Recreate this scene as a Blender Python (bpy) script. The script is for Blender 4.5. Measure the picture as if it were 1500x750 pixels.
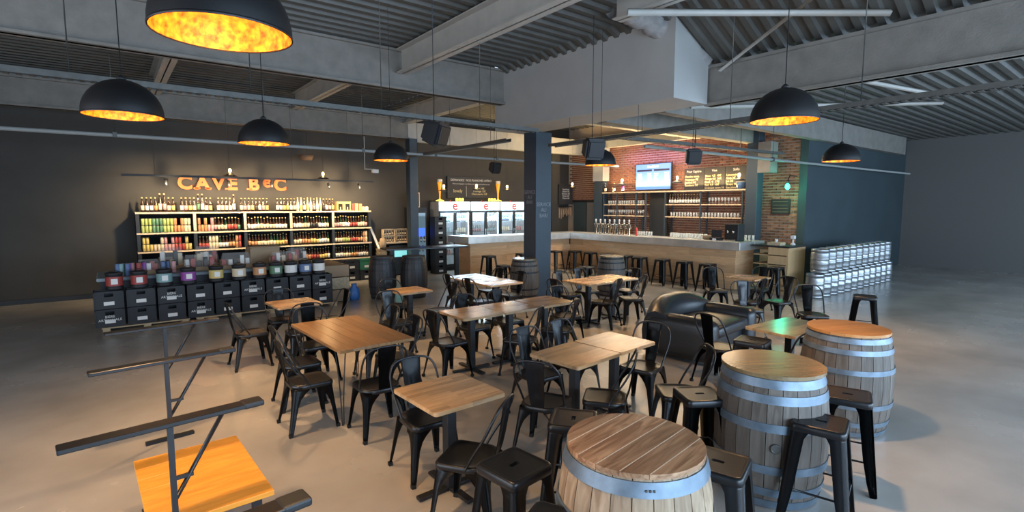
import bpy, bmesh, math, random
from mathutils import Vector, Matrix
random.seed(7)
for o in list(bpy.data.objects): bpy.data.objects.remove(o)
S = bpy.context.scene
C = S.collection
R = math.radians
PI = math.pi

# ---------------------------------------------------------------- camera
cam = bpy.data.cameras.new('camera'); cam.sensor_width = 36; cam.lens = 36 * 764 / 1500; cam.clip_end = 200
co = bpy.data.objects.new('camera', cam); C.objects.link(co)
co.location = (0, 0, 2.1); co.rotation_euler = (R(90 - 5.6), 0, R(-37.8)); S.camera = co
# ---------------------------------------------------------------- light of the place
S.view_settings.view_transform = 'Standard'; S.view_settings.look = 'None'
S.view_settings.gamma = 1; S.view_settings.exposure = 1.12
w = bpy.data.worlds.new('sky'); S.world = w; w.use_nodes = True
w.node_tree.nodes['Background'].inputs[0].default_value = (.55, .68, .85, 1)
w.node_tree.nodes['Background'].inputs[1].default_value = .6

def area(name, loc, rot, sx, sy, power, col):
    l = bpy.data.lights.new(name, 'AREA'); l.shape = 'RECTANGLE'; l.size = sx; l.size_y = sy; l.energy = power; l.color = col
    o = bpy.data.objects.new(name, l); C.objects.link(o); o.location = loc; o.rotation_euler = rot
    return o
def point(name, loc, power, col, r=.03):
    l = bpy.data.lights.new(name, 'POINT'); l.energy = power; l.color = col; l.shadow_soft_size = r
    o = bpy.data.objects.new(name, l); C.objects.link(o); o.location = loc
    return o
def spot(name, loc, rot, power, col, ang=100, blend=.6, r=.05):
    l = bpy.data.lights.new(name, 'SPOT'); l.energy = power; l.color = col; l.spot_size = R(ang); l.spot_blend = blend; l.shadow_soft_size = r
    o = bpy.data.objects.new(name, l); C.objects.link(o); o.location = loc; o.rotation_euler = rot
    return o
DAY = (.54, .75, 1.0); WARM = (1.0, .56, .20)
# daylight through the window front behind the camera, the one on the far right and the glazed entrance on the left
area('window_light_front', (5.0, -3.85, 1.75), (R(90), 0, 0), 13, 2.5, 500, DAY)
area('window_light_right', (16.5, -3.85, 1.8), (R(90), 0, 0), 10, 2.5, 260, DAY)
area('window_light_left', (-5.8, 3.5, 1.6), (R(90), 0, R(-90)), 8, 2.4, 150, (.85, .90, 1.0))

# ---------------------------------------------------------------- helpers
def tag(o, label=None, cat=None, group=None, kind=None):
    if label: o['label'] = label
    if cat: o['category'] = cat
    if group: o['group'] = group
    if kind: o['kind'] = kind
    return o
def empty(name, loc=(0, 0, 0), rz=0, label=None, cat=None, group=None):
    o = bpy.data.objects.new(name, None); C.objects.link(o); o.location = loc; o.rotation_euler = (0, 0, rz)
    o.empty_display_size = .1
    return tag(o, label, cat, group)
def put(name, me, parent=None, loc=None, rot=None, mats=None):
    o = bpy.data.objects.new(name, me); C.objects.link(o)
    if mats is not None:
        for m in (mats if isinstance(mats, (list, tuple)) else [mats]): me.materials.append(m)
    if parent: o.parent = parent
    if loc: o.location = loc
    if rot: o.rotation_euler = rot
    return o
def mesh_from(bm, name, smooth=False, ang=None):
    me = bpy.data.meshes.new(name); bm.normal_update(); bm.to_mesh(me); bm.free()
    if smooth:
        for p in me.polygons: p.use_smooth = True
        if ang: 
            try: me.set_sharp_from_angle(angle=R(ang))
            except Exception: pass
    return me
def obj(name, bm, mat, parent=None, smooth=False, loc=None, rot=None, ang=None):
    return put(name, mesh_from(bm, name, smooth, ang), parent, loc, rot, mat)
def struct(name, bm, mat, parent=None, **k):
    o = obj(name, bm, mat, parent, **k)
    if not parent: o['kind'] = 'structure'
    return o
def B(): return bmesh.new()
def box(bm, x0, x1, y0, y1, z0, z1, bev=0, M=None, mi=0):
    vs = [bm.verts.new((x, y, z)) for z in (z0, z1) for y in (y0, y1) for x in (x0, x1)]
    if M is not None:
        for v in vs: v.co = M @ v.co
    fs = [bm.faces.new([vs[i] for i in q]) for q in ((0, 2, 3, 1), (4, 5, 7, 6), (0, 1, 5, 4), (2, 6, 7, 3), (0, 4, 6, 2), (1, 3, 7, 5))]
    for f in fs: f.material_index = mi
    if bev:
        es = list({e for f in fs for e in f.edges})
        r = bmesh.ops.bevel(bm, geom=es, offset=bev, segments=2, affect='EDGES', profile=.5)
        for f in r['faces']: f.material_index = mi
    return bm
def bx(x0, x1, y0, y1, z0, z1, bev=0): return box(B(), x0, x1, y0, y1, z0, z1, bev)
def tube(bm, pts, r, n=6, caps=True, mi=0, closed=False):
    P = [Vector(p) for p in pts]; m = len(P); rings = []
    if not isinstance(r, (list, tuple)): r = [r] * m
    up = None
    for i, p in enumerate(P):
        if closed: t = P[(i + 1) % m] - P[i - 1]
        else: t = P[min(i + 1, m - 1)] - P[max(i - 1, 0)]
        t.normalize()
        if up is None:
            up = Vector((0, 0, 1)) if abs(t.z) < .9 else Vector((1, 0, 0))
        a = t.cross(up); a.normalize(); b = a.cross(t); b.normalize(); up = b
        rings.append([bm.verts.new(p + (a * math.cos(2 * PI * k / n) + b * math.sin(2 * PI * k / n)) * r[i]) for k in range(n)])
    for i in range(m if closed else m - 1):
        A, Bq = rings[i], rings[(i + 1) % m]
        for k in range(n):
            f = bm.faces.new((A[k], A[(k + 1) % n], Bq[(k + 1) % n], Bq[k])); f.material_index = mi; f.smooth = True
    if caps and not closed:
        bm.faces.new(rings[0]).material_index = mi; bm.faces.new(rings[-1][::-1]).material_index = mi
    return bm
def lathe(bm, prof, n=16, cx=0, cy=0, z=0, mis=None, caps=True):
    rings = [[bm.verts.new((cx + r * math.cos(2 * PI * k / n), cy + r * math.sin(2 * PI * k / n), z + h)) for k in range(n)] for r, h in prof]
    for i in range(len(prof) - 1):
        for k in range(n):
            f = bm.faces.new((rings[i][k], rings[i][(k + 1) % n], rings[i + 1][(k + 1) % n], rings[i + 1][k]))
            f.smooth = True
            if mis: f.material_index = mis[i]
    if caps:
        bm.faces.new(rings[0][::-1]).material_index = (mis[0] if mis else 0)
        bm.faces.new(rings[-1]).material_index = (mis[-1] if mis else 0)
    return bm
def prism(bm, poly, z0, z1, mi=0):
    a = [bm.verts.new((x, y, z0)) for x, y in poly]; b = [bm.verts.new((x, y, z1)) for x, y in poly]
    n = len(poly); fs = [bm.faces.new(a[::-1]), bm.faces.new(b)]
    for i in range(n): fs.append(bm.faces.new((a[i], a[(i + 1) % n], b[(i + 1) % n], b[i])))
    for f in fs: f.material_index = mi
    return bm
def rrect(hx, hy, r, n=4, rb=None):
    # rounded rectangle, CCW; rb = radius of the two back (-y) corners
    pts = []
    for (sx, sy, a0) in ((1, 1, 0), (-1, 1, 90), (-1, -1, 180), (1, -1, 270)):
        q = (rb if (rb and sy < 0) else r)
        for k in range(n + 1):
            a = R(a0 + 90 * k / n); pts.append((sx * (hx - q) + q * math.cos(a), sy * (hy - q) + q * math.sin(a)))
    return pts
def catmull(P, n=4):
    P = [Vector(p) for p in P]; out = []
    for i in range(len(P) - 1):
        p0, p1, p2, p3 = P[max(i - 1, 0)], P[i], P[i + 1], P[min(i + 2, len(P) - 1)]
        for k in range(n):
            t = k / n
            out.append(.5 * ((2 * p1) + (p2 - p0) * t + (2 * p0 - 5 * p1 + 4 * p2 - p3) * t * t + (3 * p1 - p0 - 3 * p2 + p3) * t ** 3))
    out.append(P[-1]); return out
def copy_tree(o, parent=None):
    c = o.copy(); C.objects.link(c)
    if parent:
        c.parent = parent; c.matrix_parent_inverse = o.matrix_parent_inverse
    for ch in o.children: copy_tree(ch, c)
    return c
def text(s, size, loc, rot, mat, parent=None, name='lettering', ext=.0008, off=0, ax='CENTER', ay='CENTER', sp=1.0, res=2, line=1.0):
    cu = bpy.data.curves.new(name, 'FONT'); cu.body = s; cu.size = size; cu.extrude = ext; cu.offset = off
    cu.align_x = ax; cu.align_y = ay; cu.resolution_u = res; cu.space_character = sp; cu.space_line = line
    t = bpy.data.objects.new('t', cu); C.objects.link(t)
    dg = bpy.context.evaluated_depsgraph_get(); dg.update()
    me = bpy.data.meshes.new_from_object(t.evaluated_get(dg)); bpy.data.objects.remove(t)
    me.materials.clear()
    o = put(name, me, parent, loc, rot, mat); return o
FY = (R(90), 0, 0)           # faces -Y
FX = (R(90), 0, R(-90))      # faces -X

# ---------------------------------------------------------------- materials
def mat(name, col, rough=.5, metal=0, spec=.5, emit=None, es=0, trans=0, var=0, vs=8, bump=0, bs=40, rvar=0, objvar=0, coat=0, ior=None, alpha=1):
    m = bpy.data.materials.new(name); m.use_nodes = True; nt = m.node_tree; b = nt.nodes['Principled BSDF']
    b.inputs['Base Color'].default_value = (*col, 1); b.inputs['Roughness'].default_value = rough; b.inputs['Metallic'].default_value = metal
    b.inputs['Specular IOR Level'].default_value = spec
    if coat: b.inputs['Coat Weight'].default_value = coat; b.inputs['Coat Roughness'].default_value = .15
    if trans: b.inputs['Transmission Weight'].default_value = trans
    if ior: b.inputs['IOR'].default_value = ior
    if alpha < 1: b.inputs['Alpha'].default_value = alpha
    if emit: b.inputs['Emission Color'].default_value = (*emit, 1); b.inputs['Emission Strength'].default_value = es
    tc = None
    def coords():
        nonlocal tc
        if tc is None: tc = nt.nodes.new('ShaderNodeTexCoord')
        return tc.outputs['Object']
    src = None
    if var or rvar:
        n = nt.nodes.new('ShaderNodeTexNoise'); n.inputs['Scale'].default_value = vs; n.inputs['Detail'].default_value = 5; nt.links.new(coords(), n.inputs['Vector'])
        if var:
            r = nt.nodes.new('ShaderNodeMapRange'); r.inputs['From Min'].default_value = .3; r.inputs['From Max'].default_value = .7
            r.inputs['To Min'].default_value = 1 - var; r.inputs['To Max'].default_value = 1 + var
            nt.links.new(n.outputs['Fac'], r.inputs['Value'])
            mx = nt.nodes.new('ShaderNodeVectorMath'); mx.operation = 'SCALE'; mx.inputs[0].default_value = col
            nt.links.new(r.outputs[0], mx.inputs['Scale']); nt.links.new(mx.outputs[0], b.inputs['Base Color']); src = mx.outputs[0]
        if rvar:
            r2 = nt.nodes.new('ShaderNodeMapRange'); r2.inputs['To Min'].default_value = max(rough - rvar, .02); r2.inputs['To Max'].default_value = rough + rvar
            nt.links.new(n.outputs['Fac'], r2.inputs['Value']); nt.links.new(r2.outputs[0], b.inputs['Roughness'])
    if objvar:
        oi = nt.nodes.new('ShaderNodeObjectInfo'); r = nt.nodes.new('ShaderNodeMapRange')
        r.inputs['To Min'].default_value = 1 - objvar; r.inputs['To Max'].default_value = 1 + objvar
        nt.links.new(oi.outputs['Random'], r.inputs['Value'])
        mx = nt.nodes.new('ShaderNodeVectorMath'); mx.operation = 'SCALE'
        if src: nt.links.new(src, mx.inputs[0])
        else: mx.inputs[0].default_value = col
        nt.links.new(r.outputs[0], mx.inputs['Scale']); nt.links.new(mx.outputs[0], b.inputs['Base Color'])
    if bump:
        n = nt.nodes.new('ShaderNodeTexNoise'); n.inputs['Scale'].default_value = bs; n.inputs['Detail'].default_value = 4; nt.links.new(coords(), n.inputs['Vector'])
        bu = nt.nodes.new('ShaderNodeBump'); bu.inputs['Strength'].default_value = bump; bu.inputs['Distance'].default_value = .01
        nt.links.new(n.outputs['Fac'], bu.inputs['Height']); nt.links.new(bu.outputs[0], b.inputs['Normal'])
    return m
def wood(name, c1, c2, axis='X', rough=.4, block=False, bw=.32, rh=.045, coat=0, objvar=.1, grain=1.0):
    m = bpy.data.materials.new(name); m.use_nodes = True; nt = m.node_tree; L = nt.links; b = nt.nodes['Principled BSDF']
    b.inputs['Roughness'].default_value = rough
    if coat: b.inputs['Coat Weight'].default_value = coat; b.inputs['Coat Roughness'].default_value = .2
    tc = nt.nodes.new('ShaderNodeTexCoord'); mp = nt.nodes.new('ShaderNodeMapping')
    mp.inputs['Rotation'].default_value = {'X': (0, 0, 0), 'Y': (0, 0, R(90)), 'Z': (0, R(90), 0)}[axis]
    L.new(tc.outputs['Object'], mp.inputs['Vector'])
    oi = nt.nodes.new('ShaderNodeObjectInfo')
    ad = nt.nodes.new('ShaderNodeVectorMath'); ad.operation = 'ADD'; cb = nt.nodes.new('ShaderNodeCombineXYZ')
    ml = nt.nodes.new('ShaderNodeMath'); ml.operation = 'MULTIPLY'; ml.inputs[1].default_value = 0 if block else 13
    L.new(oi.outputs['Random'], ml.inputs[0]); L.new(ml.outputs[0], cb.inputs['X']); L.new(ml.outputs[0], cb.inputs['Y'])
    L.new(mp.outputs[0], ad.inputs[0]); L.new(cb.outputs[0], ad.inputs[1])
    sc = nt.nodes.new('ShaderNodeVectorMath'); sc.operation = 'MULTIPLY'; sc.inputs[1].default_value = (1.6, 14, 14); L.new(ad.outputs[0], sc.inputs[0])
    n = nt.nodes.new('ShaderNodeTexNoise'); n.inputs['Scale'].default_value = 1.6; n.inputs['Detail'].default_value = 6; n.inputs['Distortion'].default_value = 1.2
    L.new(sc.outputs[0], n.inputs['Vector'])
    rm = nt.nodes.new('ShaderNodeMapRange'); rm.inputs['From Min'].default_value = .5 - .25 / grain; rm.inputs['From Max'].default_value = .5 + .25 / grain; L.new(n.outputs['Fac'], rm.inputs['Value'])
    mx = nt.nodes.new('ShaderNodeMix'); mx.data_type = 'RGBA'; mx.inputs['A'].default_value = (*c1, 1); mx.inputs['B'].default_value = (*c2, 1)
    L.new(rm.outputs[0], mx.inputs['Factor']); out = mx.outputs['Result']
    if block:
        br = nt.nodes.new('ShaderNodeTexBrick'); br.inputs['Scale'].default_value = 1; br.inputs['Brick Width'].default_value = bw; br.inputs['Row Height'].default_value = rh
        br.inputs['Mortar Size'].default_value = 0.0; br.inputs['Bias'].default_value = 0
        br.inputs['Color1'].default_value = (.72, .72, .72, 1); br.inputs['Color2'].default_value = (1.25, 1.2, 1.15, 1); br.inputs['Mortar'].default_value = (.5, .5, .5, 1)
        L.new(mp.outputs[0], br.inputs['Vector'])
        mm = nt.nodes.new('ShaderNodeMix'); mm.data_type = 'RGBA'; mm.blend_type = 'MULTIPLY'; mm.inputs['Factor'].default_value = 1
        L.new(out, mm.inputs['A']); L.new(br.outputs['Color'], mm.inputs['B']); out = mm.outputs['Result']
    r = nt.nodes.new('ShaderNodeMapRange'); r.inputs['To Min'].default_value = 1 - objvar; r.inputs['To Max'].default_value = 1 + objvar
    L.new(oi.outputs['Random'], r.inputs['Value'])
    s2 = nt.nodes.new('ShaderNodeVectorMath'); s2.operation = 'SCALE'; L.new(out, s2.inputs[0]); L.new(r.outputs[0], s2.inputs['Scale']); L.new(s2.outputs[0], b.inputs['Base Color'])
    bu = nt.nodes.new('ShaderNodeBump'); bu.inputs['Strength'].default_value = .08; bu.inputs['Distance'].default_value = .004
    L.new(n.outputs['Fac'], bu.inputs['Height']); L.new(bu.outputs[0], b.inputs['Normal'])
    return m
M = {}
M['black'] = mat('black_lacquered_steel', (.008, .009, .011), .34, spec=.5)
M['frame_black'] = mat('black_powder_coat', (.012, .013, .015), .5)
M['slot'] = mat('dark', (.004, .004, .004), .9)
M['floor'] = mat('polished_concrete', (.39, .365, .33), .25, var=.22, vs=.8, rvar=.12, bump=.04, bs=60)
M['wall_dark'] = mat('charcoal_wall_paint', (.052, .047, .040), .75, var=.12, vs=1.5, bump=.05, bs=120)
M['wall_teal'] = mat('slate_blue_wall_paint', (.038, .058, .066), .7, var=.1, vs=1.2)
M['wall_plain'] = mat('grey_wall_paint', (.14, .13, .12), .8)
M['beam'] = mat('grey_sprayed_fireproofing', (.225, .208, .182), .85, var=.12, vs=5, bump=.5, bs=45)
M['deck'] = mat('galvanised_roof_deck', (.105, .10, .088), .5, metal=.2, var=.12, vs=3)
M['steel_white'] = mat('off_white_painted_steel', (.42, .40, .36), .5, var=.08, vs=4)
M['plaster'] = mat('white_plasterboard', (.40, .39, .37), .8, var=.05, vs=2)
M['foam'] = mat('sprayed_insulation_foam', (.30, .29, .28), .95, bump=1, bs=18, var=.2, vs=8)
M['pillar'] = mat('slate_painted_pillar', (.035, .055, .075), .5, var=.1, vs=3)
M['galv'] = mat('galvanised_steel', (.10, .10, .092), .5, metal=.4, var=.15, vs=12)
M['zinc'] = mat('zinc_counter', (.62, .61, .58), .33, metal=.6, var=.12, vs=5, rvar=.08)
M['hoop'] = mat('galvanised_hoop', (.17, .225, .28), .42, metal=.5, var=.18, vs=14)
M['chrome'] = mat('chrome', (.75, .74, .72), .12, metal=1)
M['keg'] = mat('keg_steel', (.42, .44, .45), .36, metal=.8, var=.1, vs=10, objvar=.1)
M['gold'] = mat('gold_leaf', (.95, .34, .02), .5, metal=.2, var=.75, vs=30, bump=.35, bs=30)
M['dome'] = mat('matt_black_shade', (.006, .006, .007), .5)
M['bulb'] = mat('warm_bulb', (1, .8, .5), .3, emit=(1, .62, .24), es=7)
M['bulb_green'] = mat('green_bulb', (.1, 1, .6), .3, emit=(.02, 1, .55), es=6)
M['white_light'] = mat('fridge_sign_light', (.9, .95, 1), .4, emit=(.78, .91, 1), es=.62)
M['led'] = mat('fridge_led', (.9, .95, 1), .4, emit=(.6, .85, 1), es=5)
M['fridge_in'] = mat('fridge_white_liner', (.75, .82, .88), .5)
M['grey_panel'] = mat('light_grey_panel', (.50, .49, .46), .5)
M['glass'] = mat('clear_glass', (.9, .95, 1), .03, alpha=.14, spec=.8)
M['glass_thick'] = mat('drinking_glass', (.75, .80, .82), .06, alpha=.35, spec=.9)
M['leather'] = mat('black_leather', (.016, .019, .022), .34, spec=.6, bump=.15, bs=50, rvar=.08)
M['table'] = wood('oak_butcher_block', (.52, .345, .18), (.38, .235, .115), 'X', .26, block=True, coat=.4, objvar=.06)
M['table_y'] = wood('stained_table_boards', (.36, .20, .08), (.22, .115, .045), 'Y', .28, coat=.4, objvar=.12)
M['bench'] = wood('yellow_pine_boards', (.95, .42, .05), (.70, .26, .02), 'X', .4, objvar=.08)
M['head'] = wood('barrel_head_oak', (.46, .28, .16), (.20, .095, .045), 'X', .45, objvar=.28, grain=1.9)
M['head_dark'] = wood('oiled_oak_lid', (.27, .19, .09), (.17, .11, .05), 'X', .22, objvar=.08, coat=.5)
M['head_orange'] = wood('varnished_orange_oak', (.58, .28, .09), (.44, .19, .05), 'X', .35, objvar=.08, coat=.3)
M['seam'] = mat('pale_glue_line', (.72, .62, .48), .6)
M['stave'] = wood('weathered_oak_staves', (.44, .33, .22), (.24, .155, .09), 'Z', .7, objvar=.14, grain=1.3)
M['stave_dark'] = wood('aged_brown_staves', (.17, .145, .12), (.08, .062, .048), 'Z', .6, objvar=.15)
M['stave_black'] = mat('black_stained_staves', (.030, .028, .028), .5, objvar=.3)
M['barwood'] = wood('bar_cladding_oak', (.74, .47, .26), (.56, .33, .165), 'X', .5, objvar=.13)
M['barwood_y'] = wood('bar_cladding_oak_long', (.74, .47, .26), (.56, .33, .165), 'Y', .5, objvar=.13)
M['cabinet'] = wood('light_maple', (.62, .42, .22), (.52, .33, .16), 'Z', .5, objvar=.05)
M['shelfwood'] = mat('shelf_edge_pine', (.66, .50, .32), .6, var=.15, vs=20)
M['brick'] = mat('red_brick', (.33, .13, .07), .85, objvar=.5, var=.3, vs=14, bump=.4, bs=60)
M['mortar'] = mat('mortar', (.46, .36, .28), .9)
M['orange'] = mat('orange_sign_paint', (1.0, .17, .02), .5)
M['chalk'] = mat('chalk', (.75, .73, .68), .9)
M['chalk_y'] = mat('yellow_chalk', (.85, .68, .35), .9)
M['chalk_dim'] = mat('faint_chalk', (.24, .26, .28), .9)
M['slate'] = mat('blackboard', (.028, .027, .028), .6, var=.2, vs=4)
M['red'] = mat('red_print', (.75, .07, .05), .5)
M['crate_black'] = mat('black_plastic_crate', (.012, .012, .014), .55, objvar=.3)
M['crate_green'] = mat('green_plastic_crate', (.02, .16, .07), .5)
M['wicker'] = mat('pale_wicker', (.50, .40, .26), .8, bump=.6, bs=90, var=.2, vs=30)
M['card'] = mat('brown_cardboard', (.36, .25, .15), .8, objvar=.2)
M['pallet'] = mat('pallet_wood', (.40, .30, .18), .8, var=.2, vs=12)
M['cloth'] = mat('blue_grey_cloth', (.32, .38, .42), .9)
M['cello'] = mat('cellophane', (.9, .85, .8), .08, alpha=.10, spec=1)
M['screen'] = mat('menu_screen', (.1, .2, .4), .3, emit=(.10, .26, .70), es=.45)
M['screen_white'] = mat('menu_screen_text', (.9, .9, .9), .3, emit=(.75, .88, 1), es=.6)
M['screen_dark'] = mat('menu_screen_bar', (.02, .02, .05), .3)
M['sausage'] = mat('dry_sausage', (.42, .27, .17), .8, var=.3, vs=30)
M['pvc'] = mat('grey_conduit', (.30, .31, .30), .5)
M['rubber'] = mat('black_rubber', (.01, .01, .01), .8)
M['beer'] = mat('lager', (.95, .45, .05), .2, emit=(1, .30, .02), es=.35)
M['foamy'] = mat('beer_foam', (.9, .82, .65), .8)
M['candle'] = mat('yellow_glass_lantern', (.8, .65, .1), .3, emit=(1, .75, .1), es=1.2)
M['white'] = mat('white_plastic', (.7, .7, .68), .5)
M['blue_pot'] = mat('blue_enamel', (.08, .16, .32), .4)
GL = [mat('brown_bottle_glass', (.030, .012, .005), .12, spec=.8), mat('green_bottle_glass', (.008, .03, .012), .12, spec=.8), mat('clear_bottle_glass', (.55, .50, .38), .12, spec=.8)]
def flat(n, c): return mat(n, c, .5)
LAB = {'cream': flat('cream_label', (.66, .54, .36)), 'white': flat('white_label', (.72, .70, .64)), 'orange': flat('orange_label', (.52, .24, .10)), 'yellow': flat('yellow_label', (.62, .46, .14)),
       'red': flat('red_label', (.34, .05, .04)), 'green': flat('green_label', (.09, .20, .11)), 'lime': flat('lime_label', (.36, .42, .12)), 'blue': flat('blue_label', (.10, .16, .30)),
       'pink': flat('pink_label', (.52, .26, .25)), 'teal': flat('teal_label', (.20, .34, .33)), 'black': flat('black_label', (.03, .03, .03)), 'purple': flat('purple_label', (.28, .06, .3))}
M['cap'] = flat('gold_cap', (.55, .40, .16))

# ---------------------------------------------------------------- structure: floor, walls
struct('floor', bx(-6, 22, -4, 15.6, -.1, 0), M['floor'])
struct('wall_back', bx(-6, 14.6, 15.0, 15.2, 0, 5.2), M['wall_dark'])
struct('wall_left', bx(-6.2, -6, 8, 15.2, 0, 5.2), M['wall_plain'])
bm = bx(-6.2, -6, -4, 8, 0, .35); box(bm, -6.2, -6, -4, 8, 3, 5.2); box(bm, -6.2, -6, -4, -.6, .35, 3); box(bm, -6.2, -6, 7.6, 8, .35, 3)
struct('wall_left_window_side', bm, M['wall_plain'])
bm = bx(-6.2, 22.2, -4.2, -4, 0, .45); box(bm, -6.2, 22.2, -4.2, -4, 3.1, 5.2)
for x in (-6.2, -2, 2.2, 6.4, 10.6, 14.8, 19, 21.8): box(bm, x, x + .4, -4.2, -4, .45, 3.1)
struct('wall_front', bm, M['wall_plain'])
struct('wall_right', bx(22, 22.2, -4.2, 6.3, 0, 5.2), M['wall_plain'])
struct('wall_side', bx(14.42, 22.2, 6.1, 6.3, 0, 5.2), M['wall_teal'])

# brick wall behind the bar: backing with every brick standing proud of the mortar
struct('wall_bar', bx(14.46, 14.75, 6.3, 15.0, 0, 5.2), M['mortar'])
wall_bar = bpy.data.objects['wall_bar']
bme = mesh_from(bx(-.014, .03, -.105, .105, -.026, .026, .004), 'brick'); bme.materials.append(M['brick'])
near, rest = [], []  # courses of bricks
row = 0; z = .92
while z < 4.12:
    y = 6.41 - (.115 if row % 2 else 0)
    while y < 14.9:
        if not (z < 2.28 and y > 13.25): 
            vis = (z > 2.5 or y < 7.1) 
            (near if vis and y < 13 and len(near) < 300 else rest).append((y, z))
        y += .23
    z += .076; row += 1
allb = sorted(near + rest, key=lambda q: (0 if (q[1] > 2.5 or q[0] < 7.1) else 1, q[0]))
for (y, z) in allb[:300]:
    o = put('brick', bme, wall_bar, (14.45 - random.uniform(0, .012), y, z))
bm = B()
for (y, z) in allb[300:]:
    d = random.uniform(0, .012); box(bm, 14.44 - d, 14.47, y - .105, y + .105, z - .026, z + .026)
tag(obj('brickwork', bm, M['brick'], wall_bar), kind='stuff')

# ceiling: corrugated deck, ribs along X
def deck(name, x0, x1, y0, y1, z, z2=None, per=.25, h=.055):
    bm = B(); y = y0; prof = []
    while y < y1:
        for dy, dz in ((0, 0), (.09, 0), (.115, h), (.225, h)): prof.append((min(y + dy, y1), dz))
        y += per
    z2 = z if z2 is None else z2
    a = [bm.verts.new((x0, p, z + d)) for p, d in prof]; b = [bm.verts.new((x1, p, z2 + d)) for p, d in prof]
    for i in range(len(prof) - 1): bm.faces.new((a[i], a[i + 1], b[i + 1], b[i]))
    return struct(name, bm, M['deck'])
deck('ceiling', -6, 6.7, -4, 15.2, 4.97)
deck('ceiling.001', 6.7, 7.95, -4, 9.2, 4.97, 4.36)
deck('ceiling.002', 7.95, 22.2, -4, 9.2, 4.36, 4.30)
deck('ceiling.003', 6.7, 14.7, 9.2, 15.2, 4.97)

def ibeam(name, x0, x1, y0, y1, z0, z1, m, web=.012, fl=.016, label=None, fw=None):
    bm = B(); alongx = (x1 - x0) > (y1 - y0)
    box(bm, x0, x1, y0, y1, z0, z0 + fl); box(bm, x0, x1, y0, y1, z1 - fl, z1)
    if alongx: c = (y0 + y1) / 2; box(bm, x0, x1, c - web / 2, c + web / 2, z0, z1)
    else: c = (x0 + x1) / 2; box(bm, c - web / 2, c + web / 2, y0, y1, z0, z1)
    return struct(name, bm, m)
ibeam('trim_1', -6, 6.9, 9.12, 9.34, 4.24, 4.96, M['beam'], .08, .04)
ibeam('trim_2', -6, 7.1, 14.05, 14.27, 4.02, 4.6, M['beam'], .08, .04)
ibeam('trim_3', 7.80, 8.02, -4, 4.95, 3.70, 4.33, M['beam'], .10, .045)
ibeam('trim_4', 4.38, 4.62, -4, 9.12, 4.52, 4.95, M['steel_white'], .02, .02)
ibeam('trim_5', 3.86, 4.06, 9.34, 14.05, 4.50, 4.9, M['steel_white'], .02, .02)
ibeam('trim_6', 6.95, 7.17, 9.4, 14.9, 4.45, 4.9, M['steel_white'], .02, .02)
ibeam('trim_7', 5.5, 5.68, -4, 4.9, 4.56, 4.95, M['steel_white'], .02, .02)
ibeam('trim_8', .9, 1.1, 9.34, 14.05, 4.50, 4.9, M['steel_white'], .02, .02)
struct('trim_9', bx(14.2, 14.44, 6.3, 14.9, 4.12, 4.55), M['steel_white'])
struct('trim_10', bx(8.02, 14.3, 7.25, 7.5, 3.75, 4.3), M['beam'])
struct('trim_11', bx(7.9, 14.4, 9.2, 9.4, 4.1, 4.9), M['steel_white'])
struct('trim_12', bx(7.1, 14.3, 14.1, 14.3, 3.95, 4.5), M['steel_white'])
# bracing bars under the sloping deck
bm = B(); tube(bm, [(5.20, 4.39, 4.45), (7.75, 2.42, 4.45)], .045, 4); struct('trim_13', bm, M['steel_white'])
bm = B(); tube(bm, [(8.1, 5.15, 4.15), (6.9, 2.95, 4.6)], .03, 4); struct('trim_14', bm, M['steel_white'])
bm = B(); tube(bm, [(8.1, 3.3, 3.95), (12.5, 3.0, 4.15)], .04, 4); struct('trim_15', bm, M['steel_white'])
bm = B(); tube(bm, [(8.4, 5.6, 3.85), (13.5, 3.2, 4.15)], .04, 4); struct('trim_16', bm, M['steel_white'])
struct('trim_17', bx(8.02, 21, 5.85, 6.05, 3.75, 4.3), M['beam'])
# plasterboard box around the beam over the pillar
bulk = struct('trim_18', bx(6.9, 7.8, 4.9, 9.5, 3.72, 4.97), M['plaster'])
bm = B(); pts = []; rr = []
for i in range(26):
    t = i / 25; pts.append((6.15 + 1.68 * t, 5.42 - .42 * t + .02 * math.sin(i * 1.3), 5.05 - .62 * t ** 1.4)); rr.append(.20 + .018 * math.sin(i * 2.1) + .012 * math.sin(i * 5.3) - .05 * t)
tube(bm, pts, rr, 14)
struct('trim_19', bm, M['foam'], smooth=True)

# pillar with chalk writing
pil = empty('pillar', (7.85, 9.15, 0), 0, 'slate blue square pillar in the middle of the room with chalk writing', 'pillar')
obj('shaft', bx(-.23, .23, -.2, .23, 0, 3.72, .006), M['pillar'], pil)
obj('base_plate', bx(-.26, .26, -.23, .26, 0, .02), M['pillar'], pil)
tl = text('SERVICE\nAU\nBAR!', .115, (-.232, .015, 2.27), FX, M['chalk_dim'], pil, sp=.95)
tr = text('SERVICE\nAU\nBAR!', .125, (0, -.202, 1.98), FY, M['chalk_dim'], pil, sp=.95)
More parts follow.
